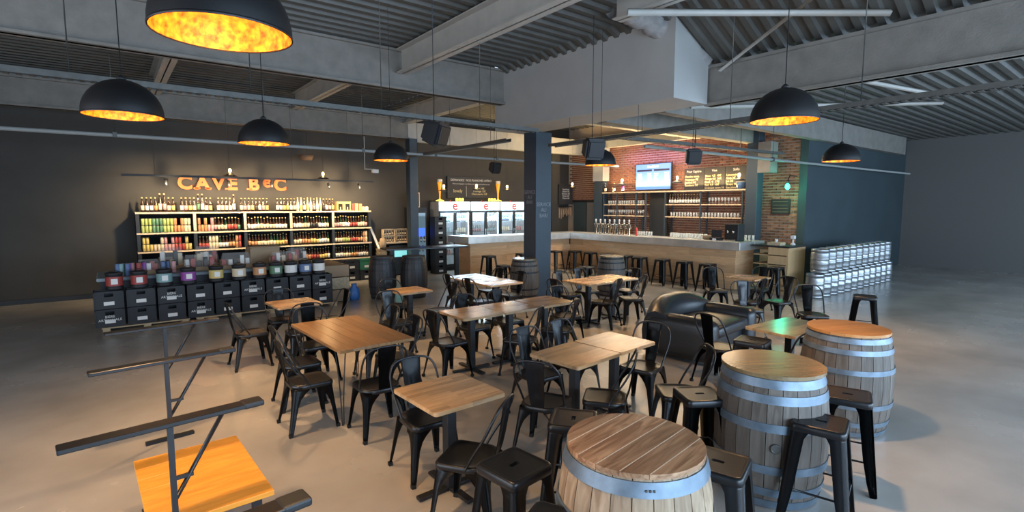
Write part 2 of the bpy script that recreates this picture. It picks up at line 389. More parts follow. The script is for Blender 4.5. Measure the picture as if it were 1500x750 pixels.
# post by the wall fridge
po = empty('post', (7.2, 14.1, 0), 0, 'thin dark steel post standing behind the black barrels', 'post')
obj('shaft', bx(-.13, .13, -.13, .13, 0, 4.02, .01), M['pillar'], po); obj('base_plate', bx(-.17, .17, -.17, .17, 0, .02), M['pillar'], po)
po = empty('post', (13.95, 7.25, 0), 0, 'dark green post at the right end of the back bar shelves', 'post')
obj('shaft', bx(-.16, .16, -.16, .16, 0, 4.1, .01), M['pillar'], po); obj('base_plate', bx(-.2, .2, -.2, .2, 0, .02), M['pillar'], po)
obj('capital', bx(-.19, .19, -.5, -.16, 2.95, 3.75), M['beam'], po)
po = empty('post', (14.2, 13.06, 0), 0, 'post with a white upper half left of the back bar shelves', 'post')
obj('shaft', bx(-.14, .14, -.2, .2, 0, 2.95), M['pillar'], po); obj('upper_casing', bx(-.17, .17, -.24, .24, 2.95, 4.12), M['plaster'], po)
# service door and plaster pier left of it
d = struct('door_1', bx(14.36, 14.46, 13.95, 14.6, 0, 2.2), M['wall_teal'])
obj('door_handle', bx(14.33, 14.36, 14.0, 14.05, 1.0, 1.15, .004), M['chrome'], d)
struct('door_2', bx(14.36, 14.46, 13.3, 13.9, 0, 2.2), M['wall_plain'])
struct('trim_20', bx(14.34, 14.46, 13.25, 14.7, 2.2, 2.28), M['frame_black'])
struct('wall_niche', bx(13.3, 13.7, 14.7, 15.0, 0, 4.1), M['wall_dark'])
struct('baseboard_back', bx(-6, 13.3, 14.97, 15.0, 0, .1), M['frame_black'])

# ---------------------------------------------------------------- metal chair (faces local +Y)
def leg_bm(tx, ty, tz, fx, fy, lv, r0=.028):
    """folded sheet steel leg: L section, widening into the arched apron at the top"""
    bm = B(); sx = 1 if tx > 0 else -1; sy = 1 if ty > 0 else -1; rows = []
    for t, wd in lv:
        x = tx + (fx - tx) * t; y = ty + (fy - ty) * t; z = tz * (1 - t); r = min(r0, wd * .6)
        x += sx * .012 * math.sin(PI * t) * 0; row = [(x - sx * wd, y)]
        for a in (90, 60, 30, 0): row.append((x - sx * r + sx * r * math.cos(R(a)), y - sy * r + sy * r * math.sin(R(a))))
        row.append((x, y - sy * wd))
        rows.append([bm.verts.new((px, py, z)) for px, py in row])
    for i in range(len(rows) - 1):
        for k in range(5):
            f = bm.faces.new((rows[i][k], rows[i][k + 1], rows[i + 1][k + 1], rows[i + 1][k])); f.smooth = True
    # rolled inner layer so that the sheet has thickness
    g = bmesh.ops.solidify(bm, geom=bm.faces[:], thickness=.003)
    return bm
CH = [(0, .150), (.07, .132), (.14, .100), (.24, .070), (.38, .052), (.6, .044), (.85, .036), (1, .030)]
def rim(bm, poly_fn, levels):
    rings = []
    for off, z in levels:
        rings.append([bm.verts.new((x, y, z)) for x, y in poly_fn(off)])
    n = len(rings[0])
    for i in range(len(rings) - 1):
        for k in range(n):
            f = bm.faces.new((rings[i][k], rings[i][(k + 1) % n], rings[i + 1][(k + 1) % n], rings[i + 1][k])); f.smooth = True
    bm.faces.new(rings[-1])
    return bm
def make_chair():
    t = empty('metal_chair')
    obj('seat', rim(B(), lambda o: rrect(.185 - o, .185 - o, .05, 5, .12), [(.006, .405), (0, .412), (0, .440), (.006, .449), (.016, .450), (.030, .444), (.05, .441)]), M['black'], t, True)
    for sx, sy in ((-1, 1), (1, 1), (-1, -1), (1, -1)):
        obj('leg', leg_bm(sx * .178, sy * .172, .425, sx * .225, sy * (.215 if sy > 0 else .245), CH), M['black'], t, True)
        obj('foot_cap', bx(sx * .21 - .016, sx * .21 + .016, sy * (.2 if sy > 0 else .23) - .016, sy * (.2 if sy > 0 else .23) + .016, 0, .03), M['rubber'], t)
    P = [(-.182, -.04, .432), (-.194, -.10, .54), (-.205, -.175, .66), (-.196, -.225, .765), (-.15, -.25, .83), (-.07, -.258, .852), (0, -.26, .855)]
    P = P + [(-x, y, z) for x, y, z in P[-2::-1]]
    obj('hoop', tube(B(), catmull(P, 3), .0095, 6), M['black'], t, True)
    # back slat with embossed panel
    bm = B(); rows = []
    xs = (-1, -.93, -.62, -.55, .55, .62, .93, 1)
    zs = [(.435, -.172, .055), (.46, -.182, .058), (.52, -.20, .064), (.535, -.204, .066), (.60, -.218, .070), (.70, -.236, .077), (.765, -.247, .081), (.78, -.249, .082), (.84, -.259, .086), (.855, -.260, .087)]
    for j, (z, y, w_) in enumerate(zs):
        r_ = []
        for k, a in enumerate(xs):
            e = .006 if (3 <= j <= 6 and 3 <= k <= 4) else (-.006 if k in (0, 7) else 0)
            r_.append(bm.verts.new((a * w_, y + e, z)))
        rows.append(r_)
    for j in range(len(rows) - 1):
        for k in range(7): bm.faces.new((rows[j][k], rows[j][k + 1], rows[j + 1][k + 1], rows[j + 1][k])).smooth = True
    bmesh.ops.solidify(bm, geom=bm.faces[:], thickness=.003)
    obj('back_slat', bm, M['black'], t, True)
    bm = B()
    for sx in (-1, 1): lathe(bm, [(.006, 0), (.006, .003), (.002, .005)], 6, 0, 0, 0)
    bm.free()
    return t
SLV = [(0, .125), (.05, .10), (.10, .086), (.3, .082), (.6, .076), (.85, .062), (1, .046)]
def make_stool(h):
    t = empty('metal_stool')
    bm = B()
    rim_l = [(.004, h - .055), (0, h - .050), (0, h - .012), (.007, h - .002), (.016, h)]
    rings = []
    for o, z in rim_l: rings.append([bm.verts.new((x, y, z)) for x, y in rrect(.158 - o, .158 - o, .035, 4)])
    inner = [bm.verts.new((x, y, h - .005)) for x, y in rrect(.128, .128, .03, 4)]
    hole = [bm.verts.new((x * 1.0, y, h - .005)) for x, y in rrect(.036, .015, .012, 4)]
    hole2 = [bm.verts.new((v.co.x, v.co.y, h - .02)) for v in hole]
    seq = rings + [inner, hole, hole2]; n = 20
    for i in range(len(seq) - 1):
        for k in range(n): bm.faces.new((seq[i][k], seq[i][(k + 1) % n], seq[i + 1][(k + 1) % n], seq[i + 1][k])).smooth = (i < 5)
    obj('seat', bm, M['black'], t)
    for sx, sy in ((-1, 1), (1, 1), (-1, -1), (1, -1)):
        obj('leg', leg_bm(sx * .152, sy * .152, h - .03, sx * .215, sy * .215, SLV), M['black'], t, True)
    q = .152 + .063 * (1 - .24 / h) - .012
    for a, b in (((-q, -q), (q, -q)), ((q, -q), (q, q)), ((q, q), (-q, q)), ((-q, q), (-q, -q))):
        obj('footrest_bar', tube(B(), [(*a, .24), (*b, .24)], .007, 6), M['black'], t)
    return t

chair0 = make_chair(); stool0 = make_stool(.68); low0 = make_stool(.46)
first = {}
def place(proto, x, y, face, label, cat, group=None):
    if proto.name not in first: first[proto.name] = 1; o = proto
    else: o = copy_tree(proto)
    o.location = (x, y, 0); o.rotation_euler = (0, 0, R(face - 90)); tag(o, label, cat, group)
    if not group and 'group' in o.keys(): del o['group']
    return o
CHG = 'black metal bistro chairs'
CHAIRS = [
 (1.43, 5.02, 0, 'black metal chair nearest the camera at the left side of the long dark-stained table'),
 (1.53, 5.66, 0, 'black metal chair second along the left side of the long dark-stained table'),
 (1.90, 4.50, 88, 'black metal chair at the near end of the long dark-stained table'),
 (2.45, 5.26, 180, 'black metal chair at the right side of the long dark-stained table, the nearer one'),
 (2.52, 5.98, 180, 'black metal chair at the right side of the long dark-stained table, the farther one'),
 (1.90, 6.28, 272, 'black metal chair facing the camera at the far end of the long dark-stained table'),
 (1.96, 7.05, 90, 'black metal chair before the small square table by the beer crates'),
 (2.50, 7.58, 182, 'black metal chair seen edge-on, right of the small square table by the crates'),
 (1.40, 7.40, 2, 'brown-lit metal chair left of the small square table by the beer crates'),
 (1.95, 7.98, 268, 'black metal chair behind the small square table, in front of the beer crates'),
 (3.17, 6.78, 272, 'black metal chair before the small orange-topped table by the black barrels'),
 (3.70, 7.92, 270, 'black metal chair behind the small orange-topped table, against the black barrels'),
 (4.12, 7.15, 180, 'black metal chair seen edge-on to the right of the small orange-topped table'),
 (3.22, 5.42, 6, 'metal chair at the left end of the row of three pushed-together tables'),
 (3.88, 5.88, 270, 'metal chair facing the camera behind the left one of the three pushed-together tables'),
 (4.50, 5.90, 270, 'metal chair facing the camera behind the middle one of the three pushed-together tables'),
 (5.38, 5.62, 262, 'metal chair facing the camera behind the right one of the three pushed-together tables'),
 (4.00, 4.98, 120, 'black metal chair with its back to the camera in front of the middle pushed-together table'),
 (4.72, 5.08, 115, 'black metal chair with its back to the camera in front of the right pushed-together table'),
 (5.06, 8.10, 2, 'dark metal chair left of the pale long table by the pillar, farther one'),
 (5.06, 7.44, 2, 'dark metal chair left of the pale long table by the pillar, nearer one'),
 (5.86, 7.60, 182, 'metal chair at the right side of the pale long table, half hidden by the pillar'),
 (5.86, 8.25, 182, 'metal chair at the right side of the pale long table, the farther one'),
 (3.30, 3.82, 268, 'blue-lit metal chair behind the left of the double table in the middle foreground'),
 (3.84, 3.86, 275, 'blue-lit metal chair behind the right of the double table in the middle foreground'),
 (2.86, 3.22, 28, 'black metal chair at the left end of the double table in the middle foreground'),
 (3.34, 2.98, 128, 'black metal chair at the near long side of the double table in the middle foreground'),
 (4.30, 3.34, 192, 'black metal chair between the double table and the leather armchair'),
 (3.96, 2.66, 140, 'black metal chair turned sideways beside the barrel table with the green reflection'),
 (5.62, 3.24, 352, 'black metal chair standing in front of the opening of the leather armchair'),
 (1.90, 3.56, 268, 'blue-lit metal chair behind the square single table in the foreground'),
 (1.82, 2.80, 124, 'black metal chair in front of the square single table in the foreground'),
 (8.06, 4.20, 232, 'blue-lit metal chair turned to the camera right of the leather armchair'),
 (9.36, 5.55, 228, 'blue-lit metal chair in front of the last bar stool, facing the camera'),
 (8.70, 4.55, 95, 'dark metal chair before the small table by the bar end'),
 (10.15, 5.12, 185, 'dark metal chair behind the small table by the bar end'),
 (9.10, 4.22, 165, 'dark metal chair seen sideways right of the small table by the bar end'),
 (8.42, 3.38, 222, 'blue-lit metal chair standing alone in front of the steel kegs'),
 (5.60, 2.36, 60, 'metal chair whose hoop shows left of the orange-topped barrel at the right edge'),
 (6.72, 6.95, 270, 'blue-lit metal chair behind the orange double table, the left one'),
 (7.28, 7.02, 270, 'blue-lit metal chair behind the orange double table, the right one'),
 (6.14, 6.45, 2, 'dark metal chair at the left end of the orange double table beside the pillar'),
 (6.72, 6.05, 108, 'black metal chair with its back to the camera in front of the orange double table'),
 (7.34, 5.98, 150, 'black metal chair turned sideways at the near right corner of the orange double table'),
 (7.95, 6.6, 180, 'dark metal chair at the far right end of the orange double table'),
]
for x, y, a, l in CHAIRS: place(chair0, x, y, a, l, 'chair', CHG)
SG = 'black metal stools'
STOOLS = [
 (1.70, 2.17, 97, 'black metal stool in the near foreground, left of the pale barrel'),
 (2.40, 2.42, 130, 'black metal stool partly hidden behind the pale barrel, left side'),
 (3.48, 2.16, 58, 'black metal stool between the pale barrel and the barrel with the green reflection'),
 (2.62, 1.50, 18, 'black metal stool tucked against the right side of the pale barrel'),
 (3.66, 1.38, 15, 'tall black metal stool in the right foreground before the barrel with the green reflection'),
 (4.36, 1.47, 20, 'black metal stool at the right edge of the photo'),
 (5.34, 2.72, 12, 'black metal stool with a green-lit seat behind the barrel with the green reflection'),
 (1.50, 1.62, 115, 'black metal stool cut off at the bottom edge of the photo'),
 (9.35, 3.0, 20, 'black metal stool standing alone in front of the kegs'),
]
for x, y, a, l in STOOLS: place(stool0, x, y, a, l, 'stool', SG)
BST = [(8.45, 11.95, 'left of the pillar, farthest left at the bar'), (9.62, 11.9, 'second from the left at the bar, just left of the pillar')]
for x, y, l in BST: place(stool0, x, y, 90, 'black metal bar stool ' + l, 'stool', 'stools along the bar')
names = ['nearest the bar end, its seat lit', 'second from the bar end', 'third from the bar end', 'fourth from the bar end', 'fifth from the bar end, right of the barrel', 'behind the barrel in front of the bar', 'seventh from the bar end, left of the barrel', 'eighth from the bar end', 'ninth from the bar end, just right of the pillar']
for i, (y, l) in enumerate(zip((7.05, 7.70, 8.36, 9.1, 9.6, 10.3, 10.95, 11.65, 12.0 - .05), names)):
    if i == 8: y = 11.55 + .75
    place(stool0, 11.5, min(y, 11.62) if i < 8 else 11.0, 0, 'black metal bar stool ' + l, 'stool', 'stools along the bar') if i < 8 else place(stool0, 11.0, 11.95, 0, 'black metal bar stool ' + l, 'stool', 'stools along the bar')
place(stool0, 12.12, 5.72, 0, 'black metal bar stool at the end face of the bar', 'stool', 'stools along the bar')
place(low0, 8.5, 11.35, 80, 'low metal stool with a white-lit seat left of the pillar', 'stool', 'low stools before the bar')
place(low0, 10.05, 9.7, 85, 'low metal stool left of the barrel in front of the bar', 'stool', 'low stools before the bar')
place(low0, 10.35, 8.55, 85, 'low metal stool right of the barrel in front of the bar', 'stool', 'low stools before the bar')

# ---------------------------------------------------------------- tables
def table_top(parent, a, b, h, m, name='tabletop', cx=0, cy=0, r=.03):
    bm = B(); prism(bm, rrect(a / 2, b / 2, r, 4), h - .03, h)
    es = [e for e in bm.edges if abs(e.verts[0].co.z - e.verts[1].co.z) < 1e-5]
    bmesh.ops.bevel(bm, geom=es, offset=.004, segments=2, affect='EDGES')
    return obj(name, bm, m, parent, loc=(cx, cy, 0))
def pedestal_table(x, y, a, b, label, rz=0, m='table', group=None, pedx=(0,), h=.75):
    t = empty('bistro_table', (x, y, 0), R(rz), label, 'table', group)
    table_top(t, a, b, h, M[m])
    for px in pedx:
        obj('pedestal', bx(px - .038, px + .038, -.038, .038, .03, h - .04, .004), M['frame_black'], t)
        obj('top_plate', bx(px - .15, px + .15, -.15, .15, h - .042, h - .03), M['frame_black'], t)
        for an in (0, 90):
            bm = B(); box(bm, -.27, .27, -.028, .028, .008 + (.002 if an else 0), .032, .003)
            obj('base_bar', bm, M['frame_black'], t, loc=(px, 0, 0), rot=(0, 0, R(an)))
    return t
pedestal_table(1.90, 3.20, .60, .60, 'square single table with a pale orange wood top in the foreground', 2)
pedestal_table(3.31, 3.33, .62, .58, 'left half of the double wood-topped table in the middle foreground', 6)
pedestal_table(3.92, 3.39, .58, .58, 'right half of the double wood-topped table in the middle foreground', 4)
pedestal_table(1.99, 7.52, .60, .60, 'small square table with an orange wood top before the beer crates', 3)
pedestal_table(3.76, 7.52, .56, .56, 'small square table with an orange wood top before the two black barrels', 0)
pedestal_table(3.58, 5.46, .60, .62, 'left one of the three pushed-together tables, pale reflecting top', 0)
pedestal_table(4.19, 5.46, .60, .62, 'middle one of the three pushed-together tables, pale reflecting top', 0)
pedestal_table(4.83, 5.47, .62, .62, 'right one of the three pushed-together tables, brownish top', 0)
pedestal_table(5.37, 8.18, .72, .74, 'farther half of the pale long table left of the pillar', 0)
pedestal_table(5.37, 7.42, .72, .74, 'nearer half of the pale long table left of the pillar', 0)
pedestal_table(6.73, 6.45, .66, .70, 'left half of the orange double table right of the pillar', 0)
pedestal_table(7.41, 6.48, .66, .70, 'right half of the orange double table right of the pillar', 0)
pedestal_table(9.48, 4.97, .60, .60, 'small square wood-topped table by the end of the bar', 0)
pedestal_table(5.98, 2.62, .90, .56, 'wood-topped table with green light on it behind the orange-topped barrel', -4)
# long dark stained table with boards and hairpin legs
t = empty('long_table', (2.0, 5.45, 0), R(2), 'long dark-stained wooden table of boards on hairpin legs with warm light on it', 'table')
for k in range(6):
    x0 = -.39 + k * .13
    bm = B(); box(bm, x0 + .001, x0 + .129, -.72, .72, .718, .75 - (.0008 if k % 2 else 0), .003); obj('plank', bm, M['table_y'], t)
obj('under_frame', bx(-.3, .3, -.6, .6, .695, .718), M['frame_black'], t)
for sx in (-1, 1):
    for sy in (-1, 1):
        bm = B(); X, Y = sx * .33, sy * .64
        tube(bm, catmull([(X - .05 * sx, Y - .06 * sy, .70), (X, Y - .01 * sy, .3), (X + .01 * sx, Y, .03), (X + .02 * sx, Y + .012 * sy, .006), (X + .03 * sx, Y + .005 * sy, .03), (X + .02 * sx, Y - .04 * sy, .3), (X + .02 * sx, Y - .14 * sy, .70)], 3), .006, 6)
        obj('hairpin_leg', bm, M['frame_black'], t, True)
# high black table by the bar
t = empty('high_table', (6.25, 11.6, 0), R(-8), 'long narrow high black table beside the thin post', 'table')
obj('tabletop', bx(-1.05, 1.05, -.3, .3, 1.02, 1.06, .006), M['black'], t)
for x in (-.85, .85):
    obj('leg', bx(x - .05, x + .05, -.05, .05, .02, 1.02), M['frame_black'], t); obj('base_plate', bx(x - .22, x + .22, -.22, .22, 0, .02), M['frame_black'], t)

# ---------------------------------------------------------------- barrels
def prof(t, rt, rb): return rt + (rb - rt) * (1 - (2 * t - 1) ** 2) ** .85
def make_barrel(x, y, h, rt, rb, stave, head, hoopm, label, hoops=(.035, .14, .30, .70, .86, .965), ang=0, npl=6, over=0, seams=False, bung=None, hw=.035, group=None, rz=0, strip=None):
    t = empty('barrel', (x, y, 0), R(rz), label, 'barrel', group)
    n = 24; bm = B(); da = 2 * PI / n; g = .012; lv = [0, .08, .2, .35, .5, .65, .8, .92, 1]
    A, Bv, D, E_ = [], [], [], []
    for q in lv:
        r = prof(q, rt, rb); z = q * (h - (.02 if over else 0))
        for lst, a, rr in ((A, -da / 2 + g * .5, r), (Bv, da / 2 - g * .5, r), (D, -da / 2 + g * .5, r - .025), (E_, da / 2 - g * .5, r - .025)):
            lst.append(bm.verts.new((rr * math.cos(a), rr * math.sin(a), z)))
    for i in range(len(lv) - 1):
        bm.faces.new((A[i], Bv[i], Bv[i + 1], A[i + 1])); bm.faces.new((Bv[i], E_[i], E_[i + 1], Bv[i + 1])); bm.faces.new((D[i], A[i], A[i + 1], D[i + 1]))
    bm.faces.new((A[0], D[0], E_[0], Bv[0])); bm.faces.new((A[-1], Bv[-1], E_[-1], D[-1]))
    me = mesh_from(bm, 'stave'); me.materials.append(stave)
    for k in range(n): put('stave', me, t, rot=(0, 0, k * da))
    obj('inner_shell', lathe(B(), [(prof(q, rt, rb) - .024, .01 + q * (h - .05)) for q in lv], 24), M['slot'], t)
    # hoops
    for q in hoops:
        half = hw / h / 2; z0 = max(q - half, .002); z1 = min(q + half, .985 if over else .995)
        r0 = prof(z0, rt, rb) + .006; r1 = prof(z1, rt, rb) + .006; hh = h - (.02 if over else 0)
        bm = lathe(B(), [(r0 - .006, z0 * hh), (r0, z0 * hh), (r1, z1 * hh), (r1 - .006, z1 * hh)], 40, caps=False)
        hp = obj('hoop', bm, hoopm, t, True, ang=30)
        if hw > .03 and not over or (over and seams):
            a0 = R(-130); rr = (r0 + r1) / 2 + .001; zc = (z0 + z1) / 2 * hh
            bm = B()
            for da_ in (-.05, 0, .05): lathe(bm, [(.006, -.004), (.006, .004)], 6, rr * math.cos(a0 + da_), rr * math.sin(a0 + da_), zc)
            obj('rivets', bm, M['galv'], hp)
    # head boards
    R_ = rt + over - (.0 if over else .022); wdt = 2 * R_ / npl; zt = h; zb = h - .024
    for k in range(npl):
        s0 = -R_ + k * wdt + .0012; s1 = -R_ + (k + 1) * wdt - .0012; poly = []
        for i in range(9):
            s = s0 + (s1 - s0) * i / 8; poly.append((math.sqrt(max(R_ * R_ - s * s, 0)), s))
        poly += [(-px, s) for px, s in poly[::-1]]
        cl = [poly[0]]
        for p in poly[1:]:
            if (p[0] - cl[-1][0]) ** 2 + (p[1] - cl[-1][1]) ** 2 > 1e-7: cl.append(p)
        if (cl[0][0] - cl[-1][0]) ** 2 + (cl[0][1] - cl[-1][1]) ** 2 < 1e-7: cl.pop()
        o = obj('head_board', prism(B(), cl, zb, zt + (0 if over else -.004)), head, t, rot=(0, 0, R(ang)))
        if seams and k > 0:
            s = -R_ + k * wdt; q = math.sqrt(R_ * R_ - s * s) - .004
            obj('seam_strip', bx(-q, q, s - .0022, s + .0022, zb, zt + .0005), M['seam'], o)
    if bung is not None:
        z_, a = bung; rr = prof(z_ / h, rt, rb) + .002
        bm = lathe(B(), [(.034, -.01), (.034, .006), (.026, .009), (.024, .004)], 16)
        o = obj('bung', bm, M['galv'], t, loc=(rr * math.cos(R(a)), rr * math.sin(R(a)), z_), rot=(0, R(90), R(a)))
    return t
make_barrel(1.985, 1.575, .95, .325, .385, M['stave'], M['head'], M['hoop'], 'pale wooden barrel table in the foreground with a pale striped round top', hoops=(.045, .15, .30, .70, .955), ang=8, npl=6, over=.006, seams=True, hw=.075)
make_barrel(3.80, 1.78, .95, .325, .385, M['stave_dark'], M['head_dark'], M['hoop'], 'grey-brown barrel table with a green light reflection on its lid', hoops=(.04, .14, .32, .64, .845, .955), ang=-32, npl=7, over=.022, bung=(.46, 212), hw=.06)
make_barrel(5.48, 1.88, .95, .325, .385, M['stave_dark'], M['head_orange'], M['hoop'], 'barrel table with a bright orange wooden lid at the right edge of the photo', hoops=(.04, .14, .32, .66, .85, .955), ang=-30, npl=7, over=.015, hw=.045)
BG = 'black barrels by the thin post'
make_barrel(5.48, 10.72, .95, .25, .31, M['stave_black'], M['stave_black'], M['frame_black'], 'black barrel by the thin post, the right one of the two', BG and (.035, .14, .30, .70, .86, .965), over=.01, group=BG)
make_barrel(4.86, 11.05, .95, .25, .31, M['stave_black'], M['stave_black'], M['frame_black'], 'black barrel by the thin post, the left one of the two', over=.01, group=BG)
make_barrel(9.2, 8.1, .93, .27, .33, M['stave_dark'], M['head_dark'], M['frame_black'], 'dark barrel standing in front of the bar right of the pillar', over=.01)
make_barrel(7.22, 8.86, .93, .26, .32, M['stave_dark'], M['head_dark'], M['frame_black'], 'dark reddish barrel half hidden behind the left side of the pillar', over=.01)

# ---------------------------------------------------------------- leather armchair (opens towards -Y)
t = empty('club_armchair', (6.66, 4.22, 0), R(6), 'black leather club armchair with a rounded back in the middle right', 'armchair')
def cushion(x0, x1, y0, y1, z0, z1, r=.06, bulge=.02, seg=4):
    bm = B(); box(bm, x0, x1, y0, y1, z0, z1); bmesh.ops.bevel(bm, geom=bm.edges[:], offset=r, segments=seg, affect='EDGES', profile=.5)
    cx, cy, cz = (x0 + x1) / 2, (y0 + y1) / 2, (z0 + z1) / 2
    bmesh.ops.subdivide_edges(bm, edges=[e for e in bm.edges if e.calc_length() > .15], cuts=3, use_grid_fill=True)
    for v in bm.verts:
        dx, dy = (v.co.x - cx) / (x1 - x0) * 2, (v.co.y - cy) / (y1 - y0) * 2
        v.co.z += bulge * max(0, 1 - dx * dx) * max(0, 1 - dy * dy) * (1 if v.co.z > cz else 0)
    return bm
for nm, a in (('base', (-.62, .62, -.45, .42, .05, .34, .03, 0)), ('arm', (-.74, -.48, -.58, .42, .04, .60, .10, .02)), ('arm', (.48, .74, -.58, .42, .04, .60, .10, .02)), ('seat_cushion', (-.47, .47, -.55, .22, .33, .50, .06, .04))):
    obj(nm, cushion(*a), M['leather'], t, True, ang=50)
# curved back rest
bm = B(); rows = []
for i in range(17):
    u = -1 + i / 8; x = u * .72; lift = .80 - .16 * abs(u) ** 2.4; yb = .62 - .16 * u * u
    sec = [(.16, .10), (.13, .42), (.15, .62), (.22, lift - .03), (.34, lift), (.46, lift - .05), (.52, lift - .18), (.54, .35), (.52, .06)]
    rows.append([bm.verts.new((x, yb - .54 + d, z)) for d, z in sec])
for i in range(16):
    for k in range(8): bm.faces.new((rows[i][k], rows[i][k + 1], rows[i + 1][k + 1], rows[i + 1][k]))
    bm.faces.new((rows[i][8], rows[i][0], rows[i + 1][0], rows[i + 1][8]))
bm.faces.new(rows[0]); bm.faces.new(rows[-1][::-1]); bmesh.ops.recalc_face_normals(bm, faces=bm.faces[:])
obj('backrest', bm, M['leather'], t, True, ang=55)
for sx in (-.58, .58):
    for sy in (-.44, .4): obj('foot', lathe(B(), [(.03, 0), (.035, .06)], 10, sx, sy), M['frame_black'], t)

# ---------------------------------------------------------------- bar counter: L shape
bar = empty('bar_counter', (12.2, 12.5, 0), 0, 'long L-shaped bar clad in horizontal oak boards under a thick zinc top', 'bar')
def P_(v): return (v[0] - 12.2, v[1] - 12.5, v[2])
def bxo(x0, x1, y0, y1, z0, z1, bev=0): return bx(x0 - 12.2, x1 - 12.2, y0 - 12.5, y1 - 12.5, z0, z1, bev)
obj('zinc_top', bxo(11.95, 12.65, 6.5, 12.3, 1.0, 1.2, .008), M['zinc'], bar)
obj('zinc_top', bxo(12.65, 13.15, 6.5, 7.2, 1.0, 1.2, .008), M['zinc'], bar)
obj('zinc_top', bxo(8.0, 12.65, 12.3, 13.0, 1.0, 1.2, .008), M['zinc'], bar)
obj('zinc_top', bxo(8.0, 8.6, 13.0, 13.45, 1.0, 1.2, .008), M['zinc'], bar)
obj('carcass', bxo(12.17, 12.6, 6.72, 12.5, 0, 1.0), M['frame_black'], bar)
obj('carcass', bxo(12.6, 13.0, 6.72, 7.15, 0, 1.0), M['frame_black'], bar)
obj('carcass', bxo(8.2, 12.6, 12.52, 12.95, 0, 1.0), M['frame_black'], bar)
for r_ in range(5):
    z0 = .01 + r_ * .198; y = 6.7 - (.6 if r_ % 2 else 0); 
    while y < 12.5:
        a, b = max(y, 6.7), min(y + 1.3, 12.5)
        if b - a > .05: obj('cladding_board', bxo(12.148 + random.uniform(0, .004), 12.17, a + .0015, b - .0015, z0 + .001, z0 + .197), M['barwood_y'], bar)
        y += 1.3
    x = 8.2 - (.6 if r_ % 2 else 0)
    while x < 12.15:
        a, b = max(x, 8.2), min(x + 1.3, 12.15)
        if b - a > .05: obj('cladding_board', bxo(a + .0015, b - .0015, 12.498 + random.uniform(0, .004), 12.52, z0 + .001, z0 + .197), M['barwood'], bar)
        x += 1.3
    obj('cladding_board', bxo(12.17, 13.0, 6.698, 6.72, z0 + .001, z0 + .197), M['barwood'], bar)
    obj('cladding_board', bxo(8.178, 8.2, 12.5, 13.3, z0 + .001, z0 + .197), M['barwood_y'], bar)
# service cabinet beyond the bar end
cab = empty('service_cabinet', (12.85, 6.0, 0), 0, 'light maple service cabinet with a dark top beyond the end of the bar', 'cabinet')
obj('end_panel', bx(-.1, .45, -.42, -.38, 0, 1.1), M['cabinet'], cab); obj('back_panel', bx(.41, .45, -.38, .4, 0, 1.1), M['cabinet'], cab)
obj('side_panel', bx(-.42, -.1, -.42, -.38, 0, 1.1), M['cabinet'], cab)
obj('worktop', bx(-.45, .48, -.45, .42, 1.1, 1.14), M['frame_black'], cab)
for z in (.08, .38, .68, .9): obj('shelf', bx(-.42, .41, -.38, .4, z, z + .02), M['cabinet'], cab)
obj('divider', bx(-.42, -.39, -.38, .05, 0, 1.1), M['cabinet'], cab)

# beer taps on the bar
TG = 'beer taps on the bar'
def make_tap(x, y, label):
    t = empty('beer_tap', (x, y, 1.2), 0, label, 'beer tap', TG)
    obj('column', lathe(B(), [(.055, 0), (.055, .012), (.038, .02), (.038, .33), (.03, .35)], 12), M['chrome'], t, True)
    obj('spout', tube(B(), catmull([(0, 0, .27), (.06, 0, .27), (.085, 0, .24), (.085, 0, .19)], 3), .009, 6), M['chrome'], t, True)
    obj('handle', lathe(B(), [(.012, .35), (.012, .36), (.026, .39), (.03, .43), (.014, .46)], 10), M['white'], t, True)
    return t
t0 = None
for k in range(8):
    y = 11.45 - k * .19; l = 'chrome beer tap column on the bar, ' + ('leftmost' if k == 0 else 'rightmost' if k == 7 else ['', 'second', 'third', 'fourth', 'fifth', 'sixth', 'seventh'][k] + ' from the left') + ' of the eight'
    if t0 is None: t0 = make_tap(12.25, y, l)
    else: o = copy_tree(t0); o.location = (12.25, y, 1.2); o['label'] = l
rail = tag(obj('tap_rail', tube(B(), [(12.25, 11.52, 1.50), (12.25, 10.05, 1.50)], .012, 8), M['chrome']), 'chrome rail joining the beer tap columns', 'rail')

# glassware
def glass_mesh(kind):
    bm = B()
    if kind == 'wine': lathe(bm, [(.032, 0), (.032, .004), (.004, .01), (.004, .08), (.03, .11), (.036, .15), (.03, .19)], 8)
    else: lathe(bm, [(.028, 0), (.034, .13), (.031, .13), (.026, .01)], 8)
    me = mesh_from(bm, kind); me.materials.append(M['glass_thick']); return me
GM = {k: glass_mesh(k) for k in ('wine', 'pint')}
def glasses(kind, x, ys, z, label, group, rows=1):
    for gi, y in enumerate(sorted(ys, reverse=True)):
        for r_ in range(rows):
            o = put('wine_glass' if kind == 'wine' else 'beer_glass', GM[kind], None, (x + r_ * .1, y, z)); tag(o, '%s from left%s, %s' % (nth(gi), '' if rows == 1 else [', front row', ', rear row'][r_], label), 'glass', group)
ON = 'first second third fourth fifth sixth seventh eighth ninth tenth eleventh twelfth thirteenth fourteenth fifteenth sixteenth seventeenth eighteenth nineteenth'.split()
def nth(i):
    i += 1
    if i < 20: return ON[i - 1]
    t_ = ['', '', 'twent', 'thirt', 'fort', 'fift', 'sixt'][i // 10]
    return t_ + 'ieth' if i % 10 == 0 else t_ + 'y-' + ON[i % 10 - 1]
